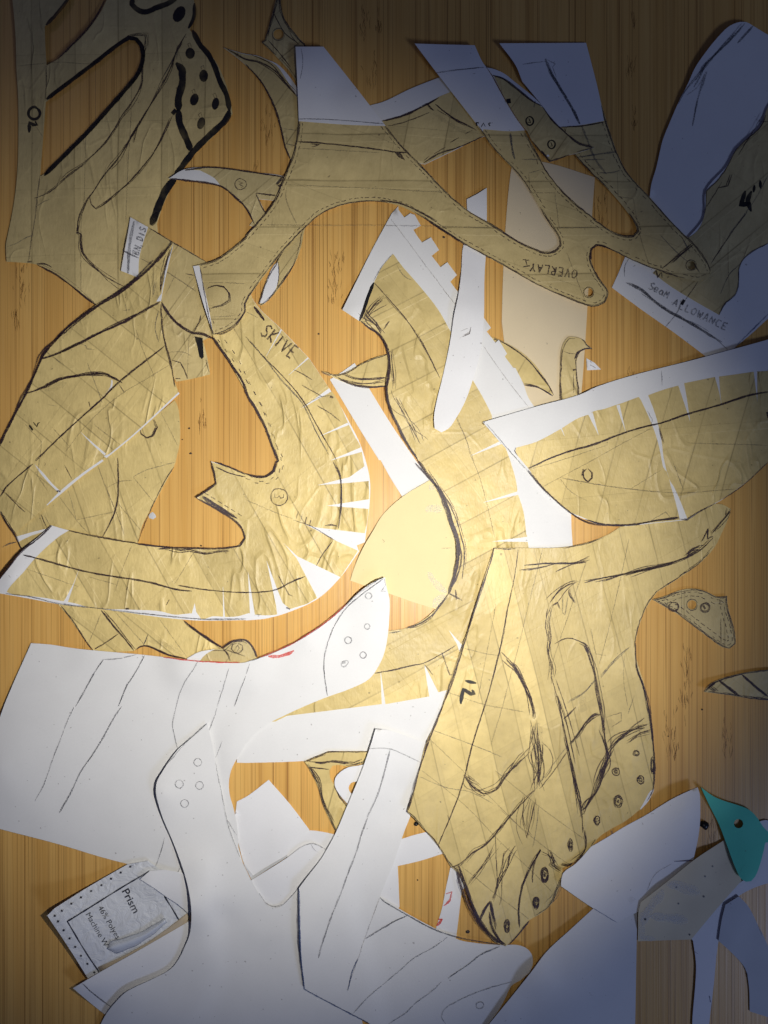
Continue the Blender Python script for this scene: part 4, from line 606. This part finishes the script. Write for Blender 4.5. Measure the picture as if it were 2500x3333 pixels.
tt = TAGM.node_tree; bmp = [n for n in tt.nodes if n.type == 'BUMP'][0]; vo = tt.nodes.new('ShaderNodeTexVoronoi'); vo.inputs['Scale'].default_value = 130; vo.feature = 'F1'
mp = tt.nodes.new('ShaderNodeTexCoord'); nz = tt.nodes.new('ShaderNodeTexNoise'); nz.inputs['Scale'].default_value = 110; nz.inputs['Detail'].default_value = 4; nz.inputs['Distortion'].default_value = 1.5; tt.links.new(mp.outputs['Object'], nz.inputs['Vector']); tt.links.new(nz.outputs[0], bmp.inputs['Height']); bmp.inputs['Distance'].default_value = .0022; bmp.inputs['Strength'].default_value = .7
tsh, tobj = sheet('care_tag', 'crinkled cloth care label printed Prism with stitched edges and a turned flap', P('j: 315,1415! 370,1360! 600,1215 860,1065! 1000,1040! 1150,1150! 1290,1300! 1285,1440! 1000,1600! m: 430,350! 380,378! 300,250 203,105!'), TAGM, cat='care label', draw=tag_all, lift=.3, th=.35, curls=[(153, 2985, 420, 15), (200, 3190, 250, 6)])
# glossy clear flap and kraft lining of the tag
def strip_part(name, mat, rows, parent, sh, dz0):
    """rows: list of ((x,y,dz),(x,y,dz)) across; makes a curved strip"""
    mb = MB(); mi = mb.mat(mat); n = len(rows[0])
    for row in rows:
        for (x, y, dz) in row: mb.v.append(tuple(sh.at(x, y, dz0+dz)))
    for i in range(len(rows)-1):
        for k in range(n-1): mb.f.append([i*n+k, i*n+k+1, (i+1)*n+k+1, (i+1)*n+k]); mb.mi.append(mi)
    o = mb.build(name, parent.location.copy(), parent); md = o.modifiers.new('s', 'SOLIDIFY'); md.thickness = .0002; return o
gl = N('glossy_film'); gl.b.inputs['Base Color'].default_value = rgb(.66, .70, .76); gl.b.inputs['Roughness'].default_value = .2; gl.b.inputs['Specular IOR Level'].default_value = .9
def flap(pa, pb, wid, bulge, n=9, m=12, endround=True):
    a = np.array(pa); b = np.array(pb); d = b-a; L = np.hypot(*d); u = d/L; nn = np.array([-u[1], u[0]]); rows = []
    for i in range(m+1):
        t = i/m; row = []; e = 1.0
        if endround: e = min(1, math.sqrt(max(0.02, 1-(1-min(t/.14, 1))**2)))
        for k in range(n+1):
            s_ = k/n-.5; p = a+d*t+nn*wid*s_*e*(1 if not endround else 1.15-.75*t+.06*math.sin(t*19))+nn*14*math.sin(t*PI); row.append((p[0], p[1], bulge*math.cos(s_*PI)+.15))
        rows.append(row)
    return rows
strip_part('kraft_lining', KRAFT, flap(EP('m', 432, 345), EP('j', 1275, 1418), 26, .6, endround=False), tobj, tsh, .3)
strip_part('clear_flap', gl.m, flap(EP('m', 466, 250), EP('j', 1120, 1440), 44, 3.4), tobj, tsh, .4)
sheet('flap_pattern', 'folded white corner lying over the care label', P('j: 945,1165! 1010,1110! 1100,1100! 1300,1130! 1320,1380! 1270,1395! 1200,1335 1110,1275 1040,1225'), WHITE2, lift=.3, curls=[(480, 2870, 100, 2)])
sheet('wedge_pattern', 'white wedge with a pencilled end poking out under the big white sheet', P('m: 315,420! 430,352 620,245 822,128! 880,300! 760,520! 450,532! 380,475'), WHITE2, ink=[('pencil', 4, 'm: 355,400 400,440 480,500', 1, 2)], lift=.4, curls=[(237, 3216, 150, 5)])
sheet('forked_sheet', 'large white sheet at the bottom with a pointed tip and four pencilled rings', P('j: 1400,114! 1300,205 1200,290 1140,370 1090,450 1062,500 1052,570 1075,680 1110,780 1150,870 1230,1080 1265,1200 1288,1330 1292,1440 1280,1540 1230,1659 m: 800,240 775,290 740,335 660,380 590,412 540,440 500,480 460,530 430,590 410,720! 1600,720! k: 600,1300! 450,1120! 370,1212 300,1290 240,1345 195,1358 145,1340 90,1265 40,1180 0,1095 j: 1610,1000 1560,880 1520,740 1495,600 1470,470 1450,350 1425,220'), WHITE,
  ink=[('pencil', 3.5, f'j: {x},{y-r} {x-r},{y} {x},{y+r} {x+r},{y} {x},{y-r}', 0) for x, y, r in ((1335, 376, 27), (1210, 523, 28), (1347, 532, 27), (1246, 654, 27))]+[('pencil', 3.5, 'j: 1395,120 1250,250 1130,390', .8), ('pencil', 3.5, 'j: 1455,370 1500,600 1540,800 1620,1020', .6), ('pencil', 4, 'k: 90,1260 145,1333 200,1350 245,1335', .5)], lift=.8, curls=[(520, 2580, 260, 5), (610, 2950, 320, 7), (380, 3200, 260, 4)])
sheet('ribbon_pattern', 'curved white band crossing the bare board under the long white arm', P('k: 1000,900! 1055,892 1130,868 1210,848! 1400,850! 1420,960! 1320,995 1180,1040 1026,1076! 1032,1200 1038,1352! 1000,1400! 860,1300! 900,1000!'), WHITE2, lift=.3)
sheet('marked_strip', 'white strip with two red pencil marks left of the taped paddle', P('k: 1385,1070! 1500,1050! 1500,1200! 1458,1240! 1440,1400 1415,1600! 1250,1560! 1283,1497! 1325,1360 1350,1230'), WHITE2, cat='paper strip', ink=[('red', 6, 'k: 1350,1265 1390,1252 1375,1310 1335,1345', .5), ('red', 10, 'k: 1330,1432 1300,1470 1290,1480', .5), ('red', 5, 'k: 1300,1435 1330,1435')], lift=.3)
def draw_arm(sh, mb):
    I = lambda k, w_, s_, j=1, n=1: [sh.stroke(mb, P(s_), w_, k, j*(1+.9*q)) for q in range(n)]
    I('pencil', 3.5, 'k: 835,283 900,280 980,288 1070,325 1185,378', .5); I('pencil', 6, 'k: 975,290 940,430 880,620 830,720 780,860 740,1000 690,1130 640,1270 590,1390 540,1530 500,1650 m: 1375,290', 1)
    I('pencil', 3.5, 'k: 875,152 920,155', .5); I('faint', 3, 'k: 905,1290 850,1440 800,1570 m: 1560,250 1500,430', .8); I('blue', 4, 'm: 1548,290 1525,345 1503,432', 1, 2); I('pencil', 4, 'k: 805,1568 900,1510 1000,1450 1085,1412', 1, 2)
    I('blue', 6, 'k: 358,1230 362,1400 370,1659', .5); I('blue', 4, 'm: 1290,100 1300,280 1316,424 1475,510 1590,569', .5, 2); I('pencil', 4, 'm: 1525,530 1600,450 1659,402', .6); I('pencil', 4, 'n: 0,160 50,130 105,105', .8)  # blue lines paint the shadow along the arm's cut left edge
    I('pencil', 5, 'n: 0,45 100,105 220,168 330,203 500,232', .8, 2); I('pencil', 4, 'n: 275,200 220,240 130,290 60,350 0,400', .8); I('pencil', 4, 'n: 500,240 420,275 360,320 300,360 275,378', .8, 2); I('pencil', 4, 'n: 250,392 210,430 140,480 90,530 20,575', 1)
    I('pencil', 4, 'n: 550,392 420,430 320,475 260,515 248,545 270,580', .8); I('pencil', 5, 'n: 412,480 398,490 402,505 418,508 430,498 428,484 412,480', 0); I('pencil', 4, 'k: 905,1288 940,1320 960,1330', .8, 2)
sheet('arm_sheet', 'long white arm running down the middle with one ruled pencil line', P('k: 876,150! 960,158 1080,195 1222,248! 1205,330 1185,430 1165,470! 1140,600 1112,735 1075,830 1050,900 1000,1050 950,1170 905,1285! 980,1330 1100,1402 1280,1498 1415,1562 n: 310,205 400,225 500,233 590,236 625,255 642,285 642,320 630,350! 590,385 550,410 530,450 505,500 470,550 400,640! 300,720! -100,720! m: 1600,575! 1475,510 1316,425! 1300,270 k: 366,1500 360,1350 358,1226! 430,1130 500,1040 560,940 610,845 680,680 760,490 835,285'), WHITE,
  draw=draw_arm, lift=.9, curls=[(1215, 2390, 200, 4), (960, 3050, 300, 4), (1730, 3100, 200, 3)])
sheet('corner_sheet', 'large plain white sheet with a long slanted edge in the lower right', P('l: 480,1362! 330,1500 160,1659 n: 640,345 450,580 350,700! 1080,720! 1085,560 1090,300 1095,60! l: 780,1330! 700,1300!'), WHITE, lift=1.0, curls=[(1800, 3200, 420, 5)])
# ================================================================ right taped sheet and fan
def draw_IL2(sh, mb):
    I = lambda k, w_, s_, j=1, n=1: [sh.stroke(mb, P(s_), w_ if (k != 'pen' or n == 1) else w_*(.85 if q == 0 else .55), k, j*(1+1.0*q)) for q in range(n if (k != 'pen' or n == 1) else n+2)]
    I('marker', 12, 's: 395,950 425,958 462,965', 0); I('marker', 12, 's: 368,1090 375,1040 385,1000 405,1015 430,1030 450,1025 435,1005', 0)
    I('pen', 4.5, 's: 568,155 530,290 480,440 420,630 360,830 300,1000 220,1200 160,1360 100,1560 t: 70,560', .8, 2); I('pen', 3.5, 's: 712,165 690,330 650,520 600,780 550,980 500,1140 440,1330 350,1659 t: 300,830', .8, 2)
    I('faint', 3, 's: 860,160 780,480 620,1100 550,1340'); I('faint', 3, 's: 1120,240 1000,600 900,900'); I('faint', 3, 's: 1380,100 1290,500 1200,850'); I('faint', 3, 's: 580,490 540,700 470,1060')
    I('faint', 3.5, 's: 380,755 520,790 600,800'); I('faint', 3.5, 's: 290,1020 520,1095 750,1140'); I('pencil', 3, 's: 205,1250 450,1340 620,1410'); I('pencil', 3, 't: 160,305 360,385 540,420 720,510', .8); I('faint', 3.5, 's: 1150,640 1180,790 1240,800')
    I('faint', 3, 't: 220,0 500,270 760,520 1000,760'); I('faint', 3, 't: 170,250 480,500 750,780 1000,1010 1180,1190'); I('faint', 3, 't: 780,560 1100,830 1400,1050'); I('faint', 3, 't: 480,1000 760,1220 1000,1400'); I('faint', 3, 't: 740,260 1050,510 1420,780')
    I('pen', 4, 's: 720,285 850,270 950,245 1060,240 1140,205', 1.5, 2); I('pen', 5, 's: 750,260 880,246 1000,247 1120,240', 1, 2); I('pen', 4, 's: 935,300 1020,260 1140,225', 1)
    I('pen', 6, 's: 1659,235 1550,265 1400,300 1250,330 1110,365', 1.5, 4); I('pen', 5, 's: 1080,355 1020,370 960,410 910,470 895,500', 3, 4); I('pen', 5, 'i: 700,770 900,715 1100,650 1200,600 1290,520', 2, 4); I('pen', 7, 'i: 1110,630 1160,590 1200,580', 3, 4)
    I('pen', 4, 'i: 1210,545 1255,460 1250,530 1290,510', 1, 2); I('pen', 5, 'i: 1405,330 1380,370 1330,430 1280,490', 2, 3); I('pen', 4, 'i: 1380,320 1370,365 1405,345', 1, 2)
    I('pen', 4, 's: 915,500 895,600 905,700 895,780 915,880 905,960', 2.5, 4); I('pen', 4, 's: 915,500 950,480 965,520', 1, 2); I('pen', 4, 's: 1020,400 1020,430 1055,485', 1, 2); I('pencil', 4, 's: 985,440 980,540 995,555 1010,450', 1)
    I('pen', 5.5, 's: 930,730 990,700 1050,710 1110,740 1150,830 1180,920 1195,1020 1215,1140 1230,1260 1250,1380', 2.2, 4); I('pen', 4, 's: 915,930 960,1100 1000,1290 1040,1480 1070,1659', 1.2, 3); I('pen', 3.5, 's: 950,1040 1010,1230 1055,1450', 1, 2); I('pen', 3.5, 's: 940,940 1000,1120 1080,1400', 1)
    I('pen', 7, 's: 605,795 640,830 700,890 740,960 780,1040 800,1110 820,1200', 2.5, 5); I('pen', 5, 's: 820,1180 825,1300 835,1450 830,1600', 4, 6); I('smudge', 34, 's: 825,1180 830,1350 830,1560', 3)
    I('pen', 7, 's: 1020,1330 1070,1270 1120,1200 1170,1155 1215,1150', 2, 3); I('pen', 6, 's: 985,1180 1020,1150 1060,1108', 1); I('pencil', 4, 's: 1010,1085 1100,1030 1180,940', 2, 2); I('smudge', 50, 's: 1080,1090 1120,1085'); I('smudge', 60, 's: 1220,1200 1270,1260')
    I('pen', 7, 's: 1230,1250 1240,1320 1250,1400 1210,1490 1180,1580', 3, 5); I('pen', 7, 's: 1250,1390 1310,1310 1360,1270 1420,1240 1500,1215', 2.5, 4); I('pen', 5, 's: 1360,1270 1410,1220 1470,1175', 1); I('pen', 4, 's: 1380,1320 1440,1270 1500,1255', 3, 3)
    I('pencil', 3, 's: 1415,720 1330,800 1200,930', 3, 3); I('faint', 3, 's: 1350,800 1345,950 1370,1100'); I('pencil', 3, 's: 1410,1040 1370,1150'); I('faint', 4, 's: 1240,1170 1330,1140 1330,1190 1270,1230'); I('pen', 6, 's: 1415,720 1425,860 1470,1000 1500,1150 1520,1300 1530,1450 1525,1580', 1, 3)
    I('pencil', 3, 's: 1000,1350 860,1540 780,1659', 1); I('pen', 5, 't: 600,350 510,290 t: 540,350 600,410 650,440 740,410 810,320 880,240 960,150 1050,60', 3, 4); I('pen', 8, 't: 505,290 540,350 575,390', 1); I('smudge', 36, 't: 860,250 920,225')
    I('pen', 6, 't: 1070,0 1080,130 1075,300 1060,400', 5, 6); I('smudge', 36, 't: 1050,60 1060,250 1060,400'); I('pen', 4, 't: 1050,400 1000,450 900,560 820,650 740,740 640,840 560,890 470,980 400,1010', 2, 4); I('pen', 5, 't: 930,800 860,890 830,1000 770,1120 740,1200 710,1280', 3, 5)
    I('pen', 3.5, 't: 980,470 960,620 990,780', 5, 4); I('pen', 3.5, 't: 1040,460 1010,640 980,780', 3, 3); I('pencil', 3, 't: 1080,520 1060,680 1030,850'); I('pen', 3.5, 't: 760,800 620,1020 520,1140', 3, 3); I('pen', 4, 't: 1270,0 1300,120 1340,300 1370,450 1400,570 1415,740', 2, 4); I('pen', 4, 't: 1340,290 1390,450 1405,560', 1, 2)
    I('pen', 8, 't: 1400,570 1440,540 1480,470 1510,430 1560,300 1600,180 1650,90', 3, 4); I('pen', 4, 't: 1400,570 1430,500 1500,450', 2, 2); I('pen', 3.5, 't: 1300,100 1180,270 1080,400', 1)
    I('pen', 7, 't: 1030,1120 1030,1060 1050,950 1090,870 950,1140 920,1300 925,1460', 1, 1); I('pen', 4, 't: 1090,870 1010,1000 950,1150 920,1320 925,1470', 1, 2); I('pen', 4, 't: 1100,880 1140,900 1180,940 1210,1000 1250,1020', 2, 2); I('pen', 6, 't: 1160,870 1190,960 1170,980 1250,1030', 2, 2)
    I('pen', 9, 't: 1250,980 1300,990 1340,975', 1, 2); I('pen', 5, 't: 1340,975 1400,920 1440,860 1430,720', 2, 3); I('pen', 11, 't: 460,990 490,1080 530,1200 580,1330 640,1440 720,1540 800,1605', 1, 2); I('pen', 5, 't: 440,1000 480,1150 560,1330 650,1480 760,1590', 2, 3)
    I('pen', 8, 't: 620,1430 660,1330 700,1270 720,1380 740,1480', 2, 3); I('pen', 8, 't: 700,1370 720,1480 780,1570 820,1600', 2, 3); I('pen', 6, 't: 840,1600 900,1540 950,1480 1000,1420', 1, 2); I('pencil', 3, 't: 1250,1100 1200,1230 1130,1290', 3, 3); I('pen', 4, 't: 370,600 380,640 360,700', .8); I('pen', 3, 't: 740,740 760,1140')
    for (k_, x, y, rx, ry, n_) in (('l', 770, 315, 24, 20, 2), ('l', 632, 440, 28, 26, 4), ('l', 800, 495, 22, 30, 3), ('l', 648, 640, 30, 44, 5), ('l', 505, 768, 20, 32, 3), ('l', 325, 935, 16, 44, 4), ('l', 150, 1135, 26, 52, 5), ('l', 92, 1322, 22, 38, 3), ('t', 1125, 1060, 26, 60, 3), ('t', 1055, 1278, 24, 46, 3), ('t', 830, 1458, 24, 54, 4), ('l', 878, 400, 12, 60, 3)):
        for q in range(n_+1):
            f = 1-.25*q*rng.uniform(.3, 1); a0 = rng.uniform(-.2, .2)
            pts = [(*EP(k_, x+rx*f*math.cos(t_)+rng.normal(0, 2), y+ry*f*math.sin(t_)+rng.normal(0, 2)), False) for t_ in np.linspace(a0, a0+6.3, 10)]; sh.stroke(mb, pts, 3.8, 'pen', .5, step=5)
sheet('paddle_pattern', 'large taped paddle shaped sheet marked IL covered in looping pen sketches', P('s: 568,156! 700,154 850,155 950,152 1040,142 1150,115 1250,75 1318,32! 1500,-60! i: 1300,290! 1345,292 1408,325! 1390,390 1350,480 1300,580 1200,690 1060,790 910,885! 850,970 800,1080 770,1190 760,1260 780,1370 820,1500 850,1650 l: 870,130 895,330 895,450 890,550! 860,620 800,690! 700,770 600,825! 520,880 470,945! 400,1010 330,1060 270,1090! 270,1160 240,1240 200,1330 120,1400 50,1440 0,1490! t: 950,1480 900,1545 820,1610! 740,1580 660,1480 600,1390 540,1230 490,1110 450,1040 400,1000! 300,840 200,720 100,610 60,575! 80,510 120,400 155,250 200,60 s: 220,1200 290,1000 360,790 430,590 500,360'), t5,
  kids=[('paper_tab', P('l: 890,555! 885,575! 850,640 800,695! 795,690! 830,630 865,570'), WHITE2)], edge=[(4, 'pen', .6)], draw=draw_IL2, lift=.8, curls=[(1520, 2980, 300, 7), (1350, 2650, 220, 4), (1560, 2000, 260, 3), (2100, 2650, 250, 3), (2080, 2200, 200, 3)])  # pen edging also stands in for the shadow down the left edge
sheet('yoke_sheet', 'plain white angular sheet with a clipped corner and short slit beside the paddle', P('l: 1184,545! 1198,590 1202,680 1200,780 1190,870 1155,1036! 1100,1036 1020,1046! 1150,1044! 1000,1200! 900,1380! 830,1390! 790,1380! 640,1456! 480,1362 262,1212! 265,1160 275,1125 360,1060 465,945! 560,890 700,805 830,735 1000,630 1100,580'), WHITE2,
  ink=[('blue', 4, 'l: 1025,1045 1080,1042 1155,1038', .3), ('blue', 3, 'l: 480,1362 560,1410 640,1458', .3), ('faint', 3, 'l: 1010,1060 900,1130 840,1250', 1), ('pencil', 7, 'l: 603,835 610,860', .5), ('smudge', 18, 'l: 720,1290 750,1320'), ('faint', 3, 'l: 870,722 890,725')], lift=1.0, curls=[(2230, 2640, 300, 6), (1850, 2880, 200, 3)])
sheet('wing_pattern', 'white curved wing shape in the lower right corner below the green piece', P('l: 1590,780! 1640,765 1720,790! 1850,1150! 1659,1192 1560,1225 1460,1280 1390,1345 1355,1420 1330,1560 n: 1440,250 1425,400 1405,575 1395,700! 1330,700! 1332,560 1345,400 1348,320 1335,215! l: 1135,1560! 1480,1180 1560,1150! 1640,900!'), WHITE2, ink=[('blue', 3, 'n: 1408,455 1412,480', 1, 2), ('pencil', 3, 'n: 1340,260 1355,270')], lift=.6)
sheet('tracing_pattern', 'grey translucent curved card at the right edge below the white wing', P('l: 1462,1280! 1520,1340 1570,1430 1620,1550 n: 1620,150 1659,240 1720,420! 1720,560! 1659,545 1580,520! 1575,400 1560,335 1510,275 1445,215! 1460,120 1475,60'), GREYB, ink=[('pencil', 4, 'l: 1410,1335 1412,1330'), ('pencil', 3, 'n: 1570,350 1572,380')], lift=.4)
sheet('beige_template', 'beige card with chalky scuffs beneath the green piece', P('l: 1372,895! 1480,1175! 1300,1380 1140,1572! 950,1578 780,1584! 782,1480 785,1380 800,1320! 980,1180 1160,1035'), BEIGE, cat='card template',
  ink=[('chalk', 24, 'l: 960,1200 920,1290 850,1380 820,1500', 4, 2), ('chalk', 22, 'l: 980,1195 1060,1215 1200,1260', 4, 2), ('chalk', 24, 'l: 870,1410 960,1420 1110,1445', 4, 2), ('chalk', 18, 'l: 800,1380 810,1560 900,1575', 3), ('dot', 3, 'l: 1235,1147'), ('dot', 3, 'l: 1285,1078'), ('dot', 3.5, 'l: 1225,1282'), ('dot', 4, 'l: 830,1435'), ('dot', 3, 'l: 1055,1330'), ('dot', 3, 'l: 1040,1220'), ('dot', 3, 'l: 1130,1540')], lift=.5)
sheet('eyelet_template', 'bright green card piece with a round hole and a pointed tip', P('l: 1205,543! 1240,570 1290,605 1360,635 1440,660 1510,685 1550,710 1590,755 1625,810 1659,845 1700,900! 1640,920 1625,990 1600,1080 1570,1150 1545,1178 1510,1182 1480,1165 1440,1090 1380,930 1330,800 1260,660'), GREEN, cat='card template', holes=[circ(*EP('l', 1460, 790), 15, 18)], ink=[('smudge', 3, 'l: 1475,1120 1480,1090 1500,1070 1520,1085', .5)], lift=.9, curls=[(2290, 2570, 120, 4), (2440, 2860, 140, 2)])
sheet('tip_template', 'dark striped taped tip poking in at the right edge', P('i: 1228,1560! 1262,1510 1330,1475 1430,1445 1560,1420 1659,1410 1850,1400! 1850,1640! 1659,1618 1540,1605 1380,1580'), t8, edge=[(5, 'pen', .9)], ink=[('pen', 10, 'i: 1325,1480 1390,1530 1470,1590', 1, 2), ('pen', 9, 'i: 1480,1440 1560,1510 1659,1590', 1, 2), ('pen', 5, 'i: 1250,1540 1300,1500 1270,1530 1310,1560', 2, 3)], lift=.9, curls=[(2300, 2250, 100, 3)])
sheet('eye_template', 'small taped wing piece with two inked circles and a punched hole', P('i: 878,937! 960,915 1030,885 1090,868 1140,862 1200,868 1260,890 1310,915 1384,912! 1385,960 1400,1030 1425,1110 1440,1190 1440,1235 1400,1268 1350,1258 1280,1210 1160,1120 1040,1030 960,985'), tape_mat(0, 26, .3, 85, 2, 31), holes=[circ(*EP('i', 1146, 972), 15)], edge=[(4, 'pen', .9)], dash=[11, 24],
  ink=[('pen', 6, 'i: 1020,955 992,975 992,1000 1020,1015 1050,1000 1052,970 1020,955', 0), ('pen', 9, 'i: 1230,962 1205,985 1210,1010 1240,1018 1262,1000 1258,972 1230,962', 0), ('pen', 9, 'i: 1222,975 1235,1000', 0), ('faint', 3, 'i: 1075,870 1075,1040'), ('pen', 3, 'i: 1340,1060 1340,1240')], lift=.9, curls=[(2130, 1950, 90, 2)])
def draw_fan(sh, mb):
    I = lambda k, w_, s_, j=1, n=1: [sh.stroke(mb, P(s_), w_, k, j*(1+.9*q)) for q in range(n)]
    I('pen', 5, 'r: 640,1125 760,1070 960,990 1150,935 1330,870 1460,825 1590,790 f: 930,1405 1100,1350 1300,1290 1500,1225 1659,1195', 1, 3); I('faint', 3, 'r: 640,1135 900,1060 1250,940'); I('faint', 3, 'r: 750,1265 1050,1110 1300,970 1590,810'); I('faint', 3, 'r: 880,1195 1150,1245 1400,1280 1659,1305'); I('faint', 3, 'r: 880,1195 960,1300 1100,1380'); I('faint', 3, 'r: 1430,1285 1659,1140')
    I('pen', 6, 'r: 640,1140 750,1270 860,1380 980,1480 1100,1545 1300,1565 1500,1560', 1, 2); I('pen', 5, 'i: 420,395 560,430 750,430 900,405 1060,385', 1, 3); I('pen', 8, 'r: 1065,1130 1055,1180', 0); I('pen', 6, 'r: 1100,1125 1130,1160 1130,1200 1100,1228 1070,1200 1062,1160 1090,1128', .5, 2)
    I('pen', 5, 'i: 1060,390 1110,400 1170,360 1300,290', 1.5, 2); I('pencil', 3, 'i: 1020,10 1060,120 1090,200'); I('pencil', 3, 'i: 860,410 970,345 1000,385'); I('pen', 3, 'f: 925,1435 945,1500 960,1540', 1.5, 2)
    I('pencil', 3, 'f: 940,1050 942,1150'); I('pen', 4, 'i: 1350,260 1500,160 1659,10', 1); I('faint', 4, 'f: 850,1320 880,1380 870,1420', 2); I('faint', 3, 'f: 1120,1540 1659,1555'); I('pen', 8, 'f: 1655,1330 1659,1370'); I('pen', 4, 'r: 300,770 285,775 300,790'); I('pencil', 3.5, 'r: 320,785 480,970 620,1130', .5)
    I('faint', 3, 'i: 280,120 700,190 1050,215 1440,190'); I('pen', 4, 'r: 545,965 535,990 560,1030'); 
    for x, y in ((1080, 1010),): sh.blob(mb, circ(*EP('i', 1185, 1015), 3, 6), 'pen')
fan_cuts = [P('f: 850,1216! 790,1225! 830,1310 870,1400 900,1480 925,1570 950,1700! i: 980,80 1000,160 1030,260 1065,400! 1118,400! 1075,290 1020,170 1000,140 955,-20 f: 940,1520 900,1350'), P('f: 1050,1140! 1092,1130! 1110,1230 1135,1400! 1100,1290'), P('f: 1300,1090! 1328,1085! 1338,1210 1350,1310! 1330,1200'), P('f: 1562,1050! 1586,1050! 1588,1270!'), P('f: 635,1285! 658,1280! 700,1470!'), P('f: 445,1345! 475,1330! 518,1490!'), sliver(EP('f', 260, 1430), EP('f', 285, 1490), 5), P('f: 778,1215! 850,1150! 850,1216! 835,1300! 815,1270!'), P('f: 1580,1040! 1660,1000! 1659,1052! 1590,1056!')]
sheet('fan_pattern', 'wide fan shaped white sheet faced with notched tape across the right side', P('r: 288,768! 700,647 1050,550 f: 500,1160 1240,955 1659,840 1900,765! 1900,1400! i: 1850,-120! 1659,10! 1540,120 1350,262 1230,325 1120,398! 980,412 850,425 720,440 600,440 500,425 400,385 330,358 250,295 150,205 80,120 0,25 r: 420,920'), WHITE,
  kids=[('tape_facing', P('r: 545,965! 700,920 890,820! 1030,735 1110,708! 1130,690 1230,665 1300,640! 1340,628 1480,577! f: 850,1216! 950,1180 1055,1150! 1092,1135! 1300,1093! 1330,1090 1565,1057! 1590,1052! 1900,1010! 1900,1400! i: 1850,-120! 1655,12! 1538,120 1350,258 1230,322 1118,392! 980,408 850,420 720,432 600,432 500,418 400,378 330,348 250,288 150,200 80,115 r: 650,1140 560,1030 540,1000'), t9, fan_cuts)], draw=draw_fan, lift=.9, curls=[(1620, 1420, 220, 2), (1840, 1680, 240, 6), (2500, 1200, 300, 3)])
# ---------------------------------------------------------------- crumbs
def chip(x, y, r, name='leather_crumb', label='', group='dark crumbs on the bamboo', mat=None, h=.0006):
    mb = MB(); mi = mb.mat(mat or INK['print']); n = 7; c = W(x, y, 0); a0 = rng.uniform(0, 6)
    ring = [(math.cos(a0+2*PI*k/n)*r*S*rng.uniform(.6, 1.2), math.sin(a0+2*PI*k/n)*r*S*rng.uniform(.5, 1.0)) for k in range(n)]
    mb.v = [(c.x+a, c.y+b, .0001) for a, b in ring]+[(c.x+a*.7, c.y+b*.7, h) for a, b in ring]+[(c.x, c.y, h*1.2)]
    for k in range(n): k2 = (k+1) % n; mb.f += [[k, k2, n+k2, n+k], [n+k, n+k2, 2*n]]; mb.mi += [mi, mi]
    o = mb.build(name, c); tag(o, label, 'crumb', group if group else None); return o
for (kx, x, y, r, lb) in (('d', 1278, 1440, 4, 'tiny crumb right of the IL sheet, upper one of two inside the hook'), ('d', 1288, 1608, 5, 'tiny oval crumb right of the IL sheet, lower one of two inside the hook'), ('e', 1337, 150, 5, 'tiny crumb between the toothed white edge and the forked overlay'),
  ('e', 492, 802, 4, 'tiny brown crumb left of the toothed white sheet'), ('k', 1498, 1520, 7, 'dark oblong crumb between the red marked strip and the paddle tip'), ('d', 1232, 1515, 3, 'smallest crumb close to the right edge of the IL sheet'),
  ('g', 1357, 572, 4, 'tiny crumb on bamboo just above the hook lower arm'), ('l', 1213, 18, 4, 'tiny crumb on bare bamboo below the striped tip at the right edge'), ('l', 985, 200, 3, 'tiny pale crumb right of the paddle on bare bamboo'), ('k', 1160, 1170, 3, 'tiny crumb on the board framed by the curved white band')):
    px, py = EP(kx, x, y); chip(px, py, r, label=lb)
dk = N('black_leather'); dk.b.inputs['Base Color'].default_value = rgb(.012, .012, .014); dk.b.inputs['Roughness'].default_value = .35
px, py = EP('l', 1225, 798); chip(px, py, 17, 'leather_offcut', 'black leather scrap against the edge of the white angular sheet', None, dk.m, .003)
px, py = EP('k', 1150, 790); chip(px, py, 9, 'leather_shaving', 'dark curled shaving beneath the taped paddle edge', None, dk.m, .002)
px, py = EP('g', 1027, 370); o = chip(px, py, 13, 'chalk_smear', 'pale flake of chalk on bamboo beside the IL sheet', None, GREY, .0003)
